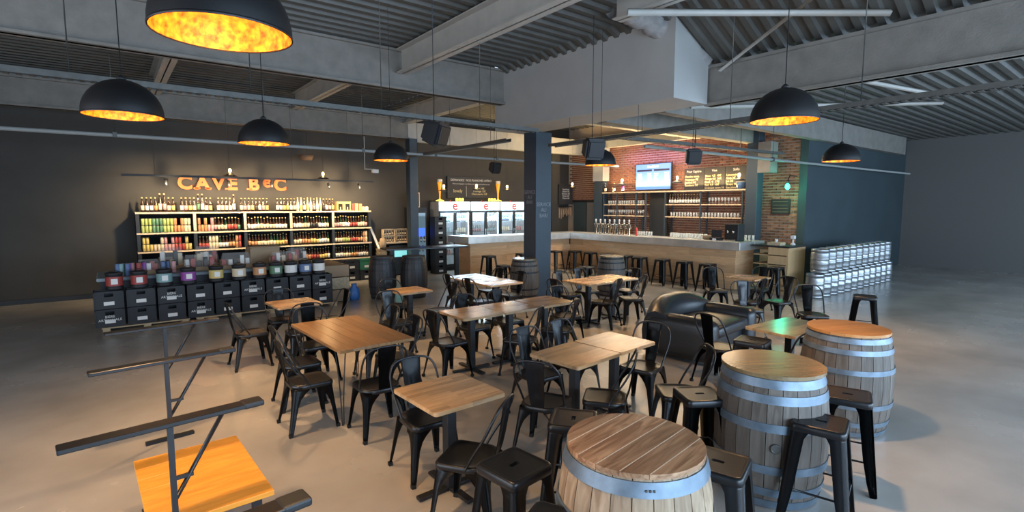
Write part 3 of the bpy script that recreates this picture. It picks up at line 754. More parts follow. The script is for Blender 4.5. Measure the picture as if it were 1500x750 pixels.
# back bar shelving
sh = empty('back_bar_shelves', (14.2, 10.2, 0), 0, 'tall black steel shelving on the brick wall behind the bar', 'shelf unit')
for y in (12.74, 12.13, 11.3, 10.9, 10.15, 8.9, 7.6):
    obj('upright', bx(-.2, -.16, y - 10.2 - .02, y - 10.2 + .02, 0, 2.5), M['pillar'], sh); obj('rear_upright', bx(.16, .2, y - 10.2 - .02, y - 10.2 + .02, 0, 2.5), M['pillar'], sh)
for (a, b) in ((10.95, 12.72), (7.6, 10.15)):
    for z in (1.74, 2.12): obj('shelf_board', bx(-.2, .2, a - 10.2, b - 10.2, z - .03, z), M['shelfwood'], sh)
obj('top_board', bx(-.24, .22, 7.48 - 10.2, 12.78 - 10.2, 2.50, 2.54), M['shelfwood'], sh)
obj('worktop', bx(-.35, .22, 7.48 - 10.2, 12.78 - 10.2, .95, 1.0), M['zinc'], sh)
obj('dark_panel', bx(.0, .04, 10.2 - 10.2, 10.88 - 10.2, 1.0, 2.5), M['frame_black'], sh)
for (a, b, z, k, nm) in ((11.0, 12.7, 2.12, 'pint', 'upper left back bar shelf'), (11.0, 12.7, 1.74, 'wine', 'lower left back bar shelf'), (7.7, 8.75, 2.12, 'wine', 'upper right back bar shelf'), (7.7, 10.05, 1.74, 'pint', 'lower right back bar shelf')):
    n = int((b - a) / .1); glasses(k, 14.08, [a + .05 + i * .1 for i in range(n)], z, ('stemmed glass' if k == 'wine' else 'clear glass') + ' on the ' + nm, 'glasses on the ' + nm)
glasses('pint', 12.42, [7.75 + i * .085 for i in range(13)], 1.2, 'clear glass of the block on the bar', 'glass block on the bar', 2)
glasses('pint', 12.42, [9.95 - i * .085 + .0 for i in range(7)], 1.2, 'clear glass right of the beer taps', 'glasses right of the taps')
glasses('pint', 12.95, [6.9, 6.8, 6.7], 1.2, 'clear glass at the end of the bar', 'glasses at the end of the bar')
# bottles: shared builder
def bottle_mesh(lab, glass, cap='cap', s=1.0, wine=False):
    bm = B(); k = s
    if wine: p = [(.036, 0), (.038, .02), (.038, .04), (.0385, .04), (.0385, .14), (.038, .14), (.038, .18), (.014, .235), (.014, .28), (.016, .28), (.016, .30)]
    else: p = [(.029, 0), (.031, .01), (.031, .03), (.0315, .03), (.0315, .105), (.031, .105), (.031, .12), (.0135, .175), (.0125, .21), (.0145, .21), (.0145, .228)]
    lathe(bm, [(r * k, h * k) for r, h in p], 8, mis=[0, 0, 0, 1, 0, 0, 0, 0, 2, 2])
    me = mesh_from(bm, 'bottle')
    for m in (GL[glass], LAB[lab], M[cap] if cap in M else LAB[cap]): me.materials.append(m)
    return me
def can_mesh(lab):
    bm = B(); lathe(bm, [(.026, 0), (.033, .008), (.033, .155), (.026, .165), (.024, .163)], 8, mis=[1, 0, 1, 1])
    me = mesh_from(bm, 'can')
    me.materials.append(LAB[lab]); me.materials.append(M['galv']); return me
BM = {}
def bottle(lab, glass=0, s=1.0, wine=False, cap='cap'):
    k = (lab, glass, s, wine, cap)
    if k not in BM: BM[k] = bottle_mesh(lab, glass, cap, s, wine)
    return BM[k]
CM = {k: can_mesh(k) for k in LAB}
GN = ['brown', 'green', 'clear']
def putb(x, y, z, lab, glass, s, where, group, wine=False):
    o = put('wine_bottle' if wine else 'beer_bottle', bottle(lab, glass, 1.0, wine), None, (x, y, z)); o.rotation_euler.z = random.random() * 6; o.scale = (min(s, 1.14), min(s, 1.14), s)
    return tag(o, '%s glass bottle with %s label, %s' % (GN[glass], lab, where), 'bottle', group)
def putc(x, y, z, lab, where, group):
    o = put('drink_can', CM[lab], None, (x, y, z)); return tag(o, '%s drink can, %s' % (lab, where), 'can', group)
for i in range(12): putb(14.06, 10.0 - i * .095, 2.12, 'white', 0, 1.0, '%s from left on upper right back bar shelf' % nth(i), 'wine on the back bar shelf', True)
for y, q in ((12.75, 'left'), (12.35, 'right')): putb(14.1, y, 2.54, 'cream', 0, 1.1, '%s one of two above the back bar' % q, 'bottles above the back bar', True)
putb(14.1, 11.95, 2.54, 'purple', 0, 1.5, 'standing alone left of the screen above the back bar', None, True)
# menu screen, blackboard, pot
t = empty('menu_screen', (14.28, 10.83, 3.02), 0, 'blue glowing menu screen above the back bar', 'screen')
obj('bezel', bx(-.03, .03, -.72, .72, -.44, .44, .01), M['frame_black'], t); obj('display', bx(-.034, -.03, -.69, .69, -.41, .41), M['screen'], t)
text('Nos bières', .1, (-.036, 0, .33), FX, M['screen_white'], t)
for s in (-1, 1):
    obj('price_table', bx(-.0365, -.0345, s * .34 - .3, s * .34 + .3, .18, .24), M['screen_dark'], t)
    ls = ['Blonde', 'Blanche', 'Ambrée', 'Triple', 'IPA', 'Brune', 'Rousse'] if s > 0 else ['Fruitée', 'Cidre', 'Pils', 'Stout', 'Saison', 'Sour', 'Noël']
    text('\n'.join(ls), .062, (-.036, s * .34 + .28, .13), FX, M['screen_white'], t, ax='LEFT', ay='TOP')
    text('\n'.join(['3,5 6,5'] * 7), .058, (-.036, s * .34 - .28, .13), FX, M['screen_white'], t, ax='RIGHT', ay='TOP')
t = empty('menu_blackboard', (14.26, 8.62, 2.54), 0, 'wide three-panel chalk menu board above the back bar', 'menu board')
PN = [('Pour l\'apéro', 'Planche mixte\nFromages 8€\nJambon 9€\nSaucisson 5€'), ('Vins', 'Blanc  4,5  18€\nRouge 4,5  20€\nRosé  4   17€\nSud  3,5  15€\nCrémant verre 5€'), ('Softs', 'Limonade\nCola 3€\nJus 3€\nSirops 2€\nEau plate 2€')]
for i, (h_, b_) in enumerate(PN):
    yc = .68 - i * .68
    p = obj('panel', bx(-.02, .02, yc - .335, yc + .335, 0, .66, .004), M['slate'], t)
    text(h_, .10, (-.022, yc, .57), FX, M['chalk'], p); text(b_, .085, (-.022, yc + .3, .46), FX, M['chalk_y'], p, ax='LEFT', ay='TOP', line=1.05)
t = empty('ice_bucket', (14.1, 7.72, 2.54), 0, 'small blue and white bucket at the right end above the back bar', 'bucket')
obj('body', lathe(B(), [(.09, 0), (.12, .2), (.113, .2), (.085, .01)], 14), M['blue_pot'], t, True); obj('rim', lathe(B(), [(.122, .19), (.125, .205), (.115, .205)], 14, caps=False), M['white'], t)
# wall frame on the brick right of the post
t = empty('wall_poster', (14.41, 6.74, 2.05), 0, 'framed poster with pale stripes on the brick wall under the green lamp', 'poster')
obj('frame', bx(-.02, .02, -.25, .25, -.2, .2, .005), M['slate'], t)
for k in range(4): obj('printed_line', bx(-.024, -.02, -.2, .2, .13 - k * .09, .14 - k * .09), M['card'], t)
# bar clutter
def simple(name, bm, m, label, cat, loc=(0, 0, 0), rz=0, group=None, smooth=False):
    return tag(obj(name, bm, m, None, smooth, loc=loc, rot=(0, 0, rz)), label, cat, group)
t = empty('coffee_machine', (12.5, 6.95, 1.2), 0, 'black boxy coffee machine on the bar beside the dark green post', 'coffee machine')
obj('body', bx(-.16, .16, -.18, .18, 0, .42, .015), M['frame_black'], t); obj('drip_tray', bx(-.24, -.16, -.14, .14, 0, .04), M['chrome'], t)
for y in (-.07, .07): obj('group_head', lathe(B(), [(.028, .2), (.028, .26)], 10, -.19, y), M['chrome'], t)
t = empty('fruit_basket', (12.4, 7.62, 1.2), 0, 'brown basket with black handles among the things on the bar', 'basket')
obj('body', lathe(B(), [(.10, 0), (.15, .1), (.14, .1), (.095, .01)], 14), M['card'], t, True); obj('handle', tube(B(), catmull([(0, -.14, .1), (0, -.1, .2), (0, .1, .2), (0, .14, .1)], 3), .008), M['frame_black'], t)
t = empty('till', (12.3, 7.32, 1.2), R(8), 'dark till with a pale receipt on the bar', 'till')
obj('base', bx(-.12, .12, -.14, .14, 0, .07, .01), M['frame_black'], t); obj('display', bx(-.02, .02, -.13, .13, .08, .27, .008), M['frame_black'], t); obj('receipt', bx(-.16, -.12, -.04, .04, .0, .05), M['white'], t)
t = empty('syrup_pump', (12.2, 9.8, 1.2), 0, 'red syrup pump on the bar right of the beer taps', 'pump')
obj('body', lathe(B(), [(.03, 0), (.03, .2), (.012, .24)], 10), M['red'], t, True); obj('lever', tube(B(), [(0, 0, .22), (-.05, 0, .3)], .006), M['chrome'], t)
t = empty('desk_lamp', (12.95, 5.72, 1.14), 0, 'small white figure-like lamp on the service cabinet', 'lamp')
obj('base', lathe(B(), [(.06, 0), (.05, .03), (.02, .06), (.02, .14)], 12), M['white'], t, True); obj('shade', bx(-.045, .045, -.045, .045, .15, .23, .008), M['white'], t)
t = empty('wicker_tray', (12.6, 5.95, 1.14), 0, 'pale tray on the service cabinet', 'tray')
obj('body', bx(-.13, .13, -.16, .16, 0, .07, .01), M['wicker'], t); obj('cups', lathe(B(), [(.03, .07), (.035, .15)], 10), M['white'], t)

# dry sausages on the dark pier and the small board over them
t = empty('sausage_rail', (13.98, 14.8, 0), 0, 'rail on the back wall holding hanging dry sausages right of the pillar', 'rail')
obj('bar', tube(B(), [(-.35, -.1, 2.03), (.38, -.1, 2.03)], .012), M['frame_black'], t); 
for x in (-.33, .36): obj('bracket', bx(x - .01, x + .01, -.1, .2, 2.02, 2.05), M['frame_black'], t)
for k in range(7):
    L_ = random.uniform(.3, .5); x = 13.68 + k * .1
    bm = tube(B(), catmull([(0, 0, 0), (.012, 0, -.1), (.0, 0, -L_ + .1), (.01, 0, -L_)], 3), [.006, .01] + [.024] * 6 + [.015, .006], 7) if False else tube(B(), [(0, 0, 0), (0, 0, -.05), (.004, 0, -.08), (.01, 0, -.2), (.006, 0, -L_ + .04), (0, 0, -L_)], [.004, .006, .022, .026, .022, .006], 8)
    simple('dry_sausage', bm, M['sausage'], 'dry sausage hanging right of the pillar, %s from the left' % nth(k), 'sausage', (x, 14.7, 2.03), 0, 'hanging sausages', True)
t = empty('chalk_board', (13.95, 14.62, 2.5), 0, 'small chalk board on the back wall right of the pillar above the sausages', 'menu board')
obj('panel', bx(-.36, .36, 0, .03, -.38, .38, .004), M['slate'], t); text('Saucissons\nNature 5€\nNoisette 6€\nPiment 6€\nChèvre 6€', .085, (0, -.002, .02), FY, M['chalk'], t)

# ---------------------------------------------------------------- fridges
def make_fridge(x0, wd, label):
    t = empty('display_fridge', (x0 + wd / 2, 14.4, 0), 0, label, 'fridge', 'sign-topped display fridges')
    a = wd / 2 - .01
    obj('side_panel', bx(-a, -a + .03, 0, .58, .1, 2.22), M['grey_panel'], t); obj('side_panel', bx(a - .03, a, 0, .58, .1, 2.22), M['grey_panel'], t)
    obj('back_panel', bx(-a, a, .55, .58, .1, 2.22), M['fridge_in'], t); obj('plinth', bx(-a, a, .02, .55, 0, .12), M['frame_black'], t)
    obj('top_panel', bx(-a, a, 0, .55, 2.2, 2.22), M['frame_black'], t)
    hd = obj('header_sign', bx(-a + .02, a - .02, -.03, 0, 1.93, 2.2, .006), M['white_light'], t)
    text('e', .42, (0, -.034, 2.07), FY, M['red'], hd, name='emblem', off=.006); text("'", .3, (-.12, -.034, 2.13), (R(90), R(-25), 0), M['red'], hd, name='emblem', off=.004)
    for z in (.5, .85, 1.2, 1.55): obj('shelf', bx(-a + .03, a - .03, .05, .5, z - .012, z), M['galv'], t)
    for s in (-1, 0, 1): obj('led_strip', bx(s * (a - .05) - .01, s * (a - .05) + .01, .02, .04, .25, 1.85), M['led'], t)
    for s in (-1, 1):
        c = s * a / 2; f = .5 * a - .005
        bm = B(); box(bm, c - f, c - f + .05, -.03, 0, .13, 1.9); box(bm, c + f - .05, c + f, -.03, 0, .13, 1.9); box(bm, c - f + .05, c + f - .05, -.03, 0, .13, .2); box(bm, c - f + .05, c + f - .05, -.03, 0, 1.85, 1.9)
        d = obj('door', bm, M['frame_black'], t); obj('pane', bx(c - f + .05, c + f - .05, -.018, -.012, .2, 1.85), M['glass'], d)
        obj('handle', bx(c - s * (f - .02) - .01, c - s * (f - .02) + .01, -.06, -.03, .8, 1.3, .003), M['chrome'], d)
    return t
nm = ['left', 'middle', 'right']
for i, x0 in enumerate((8.24, 9.44, 10.64)):
    make_fridge(x0, 1.2, 'tall two-door display fridge with a bright white e sign, the %s of three' % nm[i])
    area('fridge_light', (x0 + .6, 14.5, 1.86), (R(-25), 0, 0), 1.0, .1, 24, (.55, .80, 1))
    for k, z in enumerate((.5, .85, 1.2, 1.55)):
        lab = random.choice(['teal', 'white', 'green', 'blue']); 
        for s in (-1, 1):
            lab = random.choice(['teal', 'white', 'green', 'blue', 'red', 'cream'])
            for q in range(5):
                x = x0 + .6 + s * .29 + (q - 2) * .085
                wh = '%s from left, %s display fridge, %s shelf' % (nth((s + 1) // 2 * 5 + q), nm[i], ['lowest', 'second', 'third', 'top'][k])
                if (k + i) % 2: putb(x, 14.55, z, lab, 1, 1.05, wh, 'drinks in the display fridges')
                else: putc(x, 14.55, z, lab, wh, 'drinks in the display fridges')
# on top of the fridges
for x, wh in ((8.45, 'left'), (10.75, 'right')):
    t = empty('giant_beer_glass', (x, 14.65, 2.22), 0, 'tall slender glass of amber beer on top of the fridges, the %s one' % wh, 'beer glass')
    obj('foot', lathe(B(), [(.13, 0), (.13, .02), (.03, .05), (.03, .07)], 14), M['candle'], t, True)
    obj('beer', lathe(B(), [(.02, .07), (.028, .25), (.06, .50), (.078, .60)], 14), M['beer'], t, True); obj('foam_head', lathe(B(), [(.078, .60), (.082, .68), (.06, .70)], 14), M['foamy'], t, True)
for x, wh in ((9.05, 'left'), (10.35, 'right')):
    for k in range(3):
        t = empty('yellow_lantern', (x + k * .11, 14.6, 2.22), 0, 'small yellow lantern on the fridges, %s of the %s trio' % (['left', 'middle', 'right'][k], wh), 'lantern', 'yellow lanterns on the fridges, %s trio' % wh)
        obj('body', lathe(B(), [(.035, 0), (.04, .03), (.04, .08), (.03, .1)], 8), M['candle'], t)
t = empty('long_chalk_board', (9.85, 14.93, 2.68), 0, 'long chalk board on the back wall above the display fridges', 'menu board')
obj('panel', bx(-.95, .95, 0, .04, -.36, .36, .005), M['slate'], t)
text('DEMANDEZ  NOS PLANCHES APÉRO', .10, (0, -.002, .24), FY, M['chalk'], t); text('Pour accompagner vos bières, servies toute la soirée au bar', .062, (0, -.002, .12), FY, M['chalk'], t)
text('lovely', .15, (-.55, -.002, -.12), FY, M['chalk_y'], t); text('Mixte 14€\nFromage 12€\nCharcuterie 12€', .095, (.32, -.002, -.12), FY, M['chalk_y'], t); obj('divider_line', bx(-.22, -.21, -.003, 0, -.3, .05), M['chalk'], t)
# glass-door wine fridge, crate stack, low fridge, racks
t = empty('wine_fridge', (7.66, 14.65, 0), 0, 'tall narrow glass-door fridge with a blue glow right of the thin post', 'fridge')
obj('cabinet', bx(-.3, .3, -.02, .32, 0, 2.02), M['frame_black'], t)
f = obj('door', bx(-.28, .28, -.07, -.03, .1, 1.96, .004), M['frame_black'], t); obj('pane', bx(-.22, .22, -.076, -.07, .2, 1.85), mat('dim_fridge_glass', (.05, .07, .08), .1, emit=(.12, .2, .26), es=.35), f)
obj('blue_sign', bx(-.2, .2, -.082, -.077, 1.12, 1.38), mat('blue_sign', (.05, .1, .5), .4, emit=(.04, .12, .9), es=.9), f)
for k in range(7): putb(7.48 + k * .055, 14.54, .66 if k % 2 else .95, 'white', 0, .9, '%s behind the narrow fridge door' % nth(k), 'bottles in the narrow fridge')
t = empty('price_easel', (7.55, 14.6, 2.02), R(8), 'small framed chalk sign on top of the narrow fridge', 'sign')
obj('frame', bx(-.17, .17, 0, .03, 0, .46), M['shelfwood'], t); obj('panel', bx(-.14, .14, -.004, 0, .03, .43), M['slate'], t); text('Nos\nvins', .11, (0, -.006, .24), FY, M['chalk'], t)
# crates
def make_crate(mn, w_=.4, d_=.3, h_=.29):
    t = empty('bottle_crate')
    bm = B(); a, b = w_ / 2, d_ / 2; tk = .015
    box(bm, -a, a, -b, b, 0, .02); box(bm, -a, -a + tk, -b, b, .02, h_); box(bm, a - tk, a, -b, b, .02, h_); box(bm, -a + tk, a - tk, b - tk, b, .02, h_)
    # front with handle slot
    box(bm, -a + tk, a - tk, -b, -b + tk, .02, h_ - .09); box(bm, -a + tk, a - tk, -b, -b + tk, h_ - .035, h_)
    box(bm, -a + tk, -.06, -b, -b + tk, h_ - .09, h_ - .035); box(bm, .06, a - tk, -b, -b + tk, h_ - .09, h_ - .035)
    for x in (-a, a - .02): box(bm, x, x + .02, -b - .008, -b, 0, h_)
    box(bm, -a, a, -b - .008, -b, h_ - .02, h_)
    obj('body', bm, M[mn], t)
    obj('logo_print', bx(-.07, .07, -b - .003, -b - .001, .06, .12), M['chalk'], t)
    return t
cr = {'crate_black': make_crate('crate_black'), 'crate_green': make_crate('crate_green')}
usedc = set()
def crate(mn, x, y, z, label, group=None, rz=0):
    if mn not in usedc: usedc.add(mn); o = cr[mn]
    else: o = copy_tree(cr[mn])
    o.location = (x, y, z); o.rotation_euler = (0, 0, rz); tag(o, label, 'crate', group); return o
ORD = ['leftmost', 'second', 'third', 'fourth', 'fifth', 'sixth', 'seventh', 'eighth', 'rightmost']
for i in range(3):
    for j in range(2):
        crate('crate_green' if (i == 2 and j == 1) else 'crate_black', 4.86 + i * .42, 14.15, j * .295, '%s bottle crate under the shelf, %s of the %s row' % ('green' if (i == 2 and j == 1) else 'black', ['left', 'middle', 'right'][i], ['bottom', 'upper'][j]), 'crates under the bottle shelves')
for k in range(6): crate('crate_black', 8.02 - .02, 14.0, k * .295 * .98 + (.001 * k), 'black crate in the tall stack left of the display fridges, %s from the floor' % ['first', 'second', 'third', 'fourth', 'fifth', 'topmost'][k], 'tall crate stack by the fridges')

# ---------------------------------------------------------------- bottle shelves
su = empty('bottle_shelving', (3.3, 14.72, 0), 0, 'wide black shelving full of beer bottles under the orange sign', 'shelf unit')
XP = [.55, 1.66, 2.75, 3.85, 4.96, 6.02]
for i, x in enumerate(XP):
    obj('upright', bx(x - .035 - 3.3, x + .035 - 3.3, -.24, .24, 0, 1.93), M['frame_black'], su)
    if i in (1, 2, 3, 4): obj('pale_front_strip', bx(x - .03 - 3.3, x + .03 - 3.3, -.245, -.24, 1.49, 1.90), M['shelfwood'], su)
obj('back_panel', bx(XP[0] - 3.3, XP[-1] - 3.3, .22, .25, 0, 1.93), M['slot'], su)
for z in (1.93, 1.46, 1.03, .60, .14):
    obj('shelf_board', bx(XP[0] - .04 - 3.3, XP[-1] + .04 - 3.3, -.25, .25, z - .025, z), M['frame_black'], su)
    obj('price_rail', bx(XP[0] - .04 - 3.3, XP[-1] + .04 - 3.3, -.256, -.25, z - .035, z + .003), M['shelfwood'], su)
BN = ['far left', 'second', 'middle', 'fourth', 'far right']
RN = {1.93: 'top of the shelving', 1.46: 'upper shelf', 1.03: 'middle shelf', .60: 'lower shelf'}
pal = {1.46: [['lime', 'green', 'lime', 'orange', 'cream'], ['orange', 'pink', 'cream', 'red', 'green', 'white'], ['white', 'cream', 'cream', 'white'], ['white', 'cream', 'black', 'white', 'cream'], ['pink', 'white', 'red', 'cream']],
       1.03: [['yellow', 'cream', 'pink', 'red'], ['red', 'cream', 'white', 'orange'], ['orange', 'cream', 'cream', 'yellow'], ['cream', 'orange', 'yellow', 'white'], ['cream', 'lime', 'red', 'orange']],
       .60: [['cream'], ['cream', 'white'], ['white', 'cream'], ['white', 'orange', 'red', 'yellow'], ['white', 'cream', 'orange']]}
for z in (1.46, 1.03, .60):
    for b in range(5):
        if z == .60 and b < 2: continue
        x = XP[b] + .09; i = 0; P__ = pal[z][b]; lab = P__[0]
        while x < XP[b + 1] - .06:
            if i % 3 == 0: lab = P__[(i // 3) % len(P__)]
            g = 'drinks in the %s bay, %s' % (BN[b], RN[z]); wh = '%s from left in %s bay, %s' % (nth(i), BN[b], RN[z])
            if b == 0 or (b == 1 and z == 1.46 and i < 5) or (b == 1 and z == 1.03 and i in (3, 4, 5, 11, 12)) or (b == 4 and z == 1.03 and i > 10):
                for l in range(2 if random.random() < .8 else 1): putc(x, 14.56, z + l * .166, lab, ('stacked upper, ' if l else '') + wh, g)
                x += .07
            else:
                putb(x, 14.56 + random.uniform(-.01, .01), z, lab, 1 if random.random() < .12 else 0, 1.36 if random.random() < .7 else 1.48, wh, g); x += .074
            i += 1
# top row: packs, bottles, gift boxes
x = .66; i = 0
while x < 5.02:
    if not any(abs(x - q) < .06 for q in (1.35, 2.12, 2.62, 3.42)):
        lab = ['cream', 'white', 'white', 'orange', 'cream', 'pink', 'cream', 'yellow', 'black', 'white', 'pink', 'yellow', 'cream', 'green', 'white', 'white', 'yellow', 'yellow', 'white', 'cream'][i % 20]
        tall = 1.9 if i % 9 in (4, 5) and x < 2.6 else 1.5
        if 4.0 < x < 4.75 and i % 3: gl, lab, tall = 2, 'yellow' if i % 2 else 'white', 1.6
        else: gl = 0
        putb(x, 14.58, 1.93, lab, gl, tall, '%s from left on top of the shelving' % nth(i), 'bottles on top of the shelving')
    x += .085; i += 1
t = empty('gift_box', (5.28, 14.58, 1.93), 0, 'orange cardboard gift pack with two bottle windows on top of the shelving', 'gift box')
obj('body', bx(-.2, .2, -.09, .09, 0, .26, .004), M['orange'] if False else mat('tan_orange_card', (.62, .30, .10), .7), t)
for s in (-.1, .1): obj('window', bx(s - .06, s + .06, -.094, -.09, .03, .2), M['slot'], t); obj('printed_bottle', lathe(B(), [(.03, .02), (.03, .1), (.012, .16), (.012, .19)], 8, s, -.07), LAB['cream'], t)
for k, (x, lab, h_) in enumerate(((5.55, 'red', .2), (5.66, 'yellow', .21), (5.77, 'orange', .2))):
    simple('carton', bx(-.045, .045, -.06, .06, 0, h_, .003), LAB[lab], '%s carton on top of the shelving beside the gift pack' % lab, 'carton', (x, 14.58, 1.93))
simple('glass_jar', lathe(B(), [(.04, 0), (.045, .02), (.045, .1), (.035, .12)], 10), LAB['cream'], 'pale jar at the right end on top of the shelving', 'jar', (5.88, 14.58, 1.93), smooth=True)
simple('glass_jar', lathe(B(), [(.04, 0), (.045, .02), (.045, .1), (.035, .12)], 10), LAB['white'], 'whitish jar at the very right end on top of the shelving', 'jar', (5.98, 14.58, 1.93), smooth=True)

# orange sign letters with slab serifs
sg = empty('wall_sign', (2.62, 14.94, 2.49), 0, 'orange relief letters reading CAVE BeC on the dark wall above the bottle shelves', 'sign')
for ch, x, sz in (('C', 1.55, .44), ('A', 1.92, .44), ('V', 2.27, .44), ('E', 2.58, .44), ('B', 3.08, .44), ('e', 3.40, .44), ('C', 3.72, .44)):
    t = text(ch, sz, (x - 2.62, 0, (.0 if ch != 'e' else .08)), FY, M['orange'], sg, name='letter', ext=.03, off=(.008 if ch == 'e' else .016), ay='BOTTOM_BASELINE', res=3)
    bm = B()
    if ch == 'A':
        for s in (-.12, .12): box(bm, s - .07, s + .07, -.03, .03, 0, .035)
    if ch == 'V':
        for s in (-.13, .13): box(bm, s - .065, s + .065, -.03, .03, .285, .315)
    if ch in 'EB': box(bm, -.17, -.05, -.03, .03, 0, .035); box(bm, -.15, -.05, -.03, .03, .285, .315)
    if len(bm.verts): obj('serif', bm, M['orange'], t, rot=(R(-90), 0, 0))
    else: bm.free()

# light track with spots
tk = empty('light_track', (3.2, 14.0, 2.72), 0, 'long black lighting track hanging in front of the orange sign', 'light track')
obj('rail', bx(-2.9, 2.75, -.02, .02, 0, .045), M['frame_black'], tk)
for x in (-2.3, -.85, .6, 2.05): obj('hanger', tube(B(), [(x, 0, .04), (x, 0, 2.2)], .004, 4), M['galv'], tk)
for x, n_ in ((1.1, 'left end'), (2.35, 'second'), (3.3, 'third'), (4.72, 'fourth'), (5.55, 'right end')):
    t = empty('track_spotlight', (x, 14.0, 2.70), 0, 'small black spotlight under the lighting track, %s' % n_, 'spotlight', 'track spotlights')
    obj('stem', tube(B(), [(0, 0, .02), (0, 0, -.05)], .008), M['frame_black'], t)
    obj('head', lathe(B(), [(.028, -.07), (.035, 0), (.035, .08), (.02, .09)], 10), M['frame_black'], t, True, loc=(0, .02, -.1), rot=(R(-28), 0, 0))
    spot('track_light', (x, 13.7, 2.52), (R(55), 0, 0), 80, (1, .74, .44), 165, 1)

# wicker baskets, tube, racks, low fridge
for k in range(7):
    simple('wicker_basket', lathe(B(), [(.13, 0), (.16, .13), (.17, .14), (.15, .14), (.12, .02)], 14), M['wicker'], 'pale wicker basket in the stack right of the shelving, %s' % ['lowest', 'second', 'third', 'fourth', 'fifth', 'sixth', 'topmost'][k], 'basket', (6.28, 14.3, k * .115), 0, 'stacked wicker baskets', True)
t = simple('paper_bag', lathe(B(), [(.09, 0), (.11, .14), (.08, .28), (.03, .30)], 8), M['card'], 'crumpled paper bag on the wicker baskets', 'bag', (6.32, 14.3, .84))
bm = tube(B(), [(6.20, 14.28, .84), (6.02, 14.42, 1.42)], .035, 10); tag(obj('paper_roll', bm, M['white']), 'pale roll leaning against the right end of the shelving', 'roll')
t = empty('rack_table', (6.78, 14.6, 0), 0, 'dark stand holding the wooden bottle racks left of the thin post', 'stand')
obj('top', bx(-.4, .4, -.25, .25, .96, .99), M['shelfwood'], t)
for x in (-.38, .34): obj('side', bx(x, x + .04, -.24, .24, 0, .96), M['frame_black'], t)
t = empty('counter_fridge', (6.86, 14.58, 0), 0, 'low counter fridge with a teal glowing window left of the thin post', 'fridge')
obj('body', bx(-.3, .3, -.2, .2, 0.02, .9, .01), M['frame_black'], t); obj('pane', bx(-.27, .27, -.21, -.2, .55, .82), mat('teal_glow', (.2, .5, .5), .3, emit=(.2, .6, .6), es=.5), t)
for k in range(2):
    t = empty('bottle_rack', (6.62 + k * .42, 14.55, .99), 0, 'wooden rack with two rows of small bottles, %s of the pair' % ['left', 'right'][k], 'rack', 'wooden bottle racks')
    bm = B(); box(bm, -.19, .19, -.07, .07, 0, .015); box(bm, -.19, .19, -.07, .07, .19, .205); box(bm, -.19, .19, -.07, .07, .38, .395); box(bm, -.19, -.175, -.07, .07, 0, .395); box(bm, .175, .19, -.07, .07, 0, .395); box(bm, -.18, .18, .06, .07, 0, .39, mi=0)
    obj('frame', bm, M['shelfwood'], t)
    for r_ in range(2):
        for q in range(4): putb(6.62 + k * .42 - .12 + q * .08, 14.53, .99 + .016 + r_ * .19, 'cream', 0, .7, '%s in %s row, %s wooden rack' % (ON[q], ['lower', 'upper'][r_], ['left', 'right'][k]), 'bottles in the wooden racks')

# ---------------------------------------------------------------- display island with crates and mini kegs
for i in range(9):
    x = -.05 + i * .435
    for j in range(2):
        o = crate('crate_black', x, 10.93, .09 + j * .30, 'black crate in the %s row of the display island, %s' % (['lower', 'upper'][j], ORD[i] + (' from the left' if 0 < i < 8 else '')), 'crates of the display island')
        if (i + j) % 3 == 0: text('BIÈRE\nARTISANALE', .055, (0, -.162, .14), FY, M['chalk'], o)
for i, x in enumerate((.45, 1.85, 3.1)):
    t = empty('wooden_pallet', (x, 11.15, 0), 0, 'wooden pallet under the display island crates, %s' % ['left', 'middle', 'right'][i], 'pallet', 'pallets under the display island')
    w_ = .62 if i != 1 else .68
    for k in range(4): obj('plank', bx(-w_, w_, -.40 + k * .11, -.32 + k * .11, .065, .085), M['pallet'], t)
    for k in (-1, 0, 1): obj('block', bx(k * w_ * .9 - .05, k * w_ * .9 + .05, -.39, .0, 0, .064), M['pallet'], t)
kl = [('red', .02), ('red', .36), ('teal', .72), ('purple', 1.08), ('yellow', 1.52), ('cream', 1.9), ('orange', 2.26), ('green', 2.55), ('white', 2.83), ('blue', 3.11), ('white', 3.38)]
mk = None
for i, (lab, x) in enumerate(kl):
    t = empty('mini_keg', (x + .02, 10.9, .69), 0, 'black mini keg with a %s label on the display island, number %s from the left' % (lab, ['one', 'two', 'three', 'four', 'five', 'six', 'seven', 'eight', 'nine', 'ten', 'eleven'][i]), 'mini keg', 'mini kegs on the display island')
    obj('body', lathe(B(), [(.11, 0), (.125, .01), (.125, .04), (.118, .05), (.118, .25), (.125, .26), (.125, .285), (.10, .295)], 16), M['crate_black'], t, True)
    obj('label_print', bx(-.045, .045, -.125, -.119, .10, .19), M['chalk'], t); obj('label_band', lathe(B(), [(.1195, .07), (.1195, .22)], 16, caps=False), LAB[lab], t, True); obj('handle', tube(B(), catmull([(-.08, 0, .29), (0, 0, .33), (.08, 0, .29)], 3), .006), M['crate_black'], t)
t = empty('display_table', (1.7, 11.75, 0), 0, 'cloth-covered display table behind the mini kegs', 'table')
obj('cloth', bx(-1.9, 1.7, -.6, .55, .80, .86, .02), M['cloth'], t); obj('body', bx(-1.85, 1.65, -.55, .5, 0, .80), M['crate_black'], t)
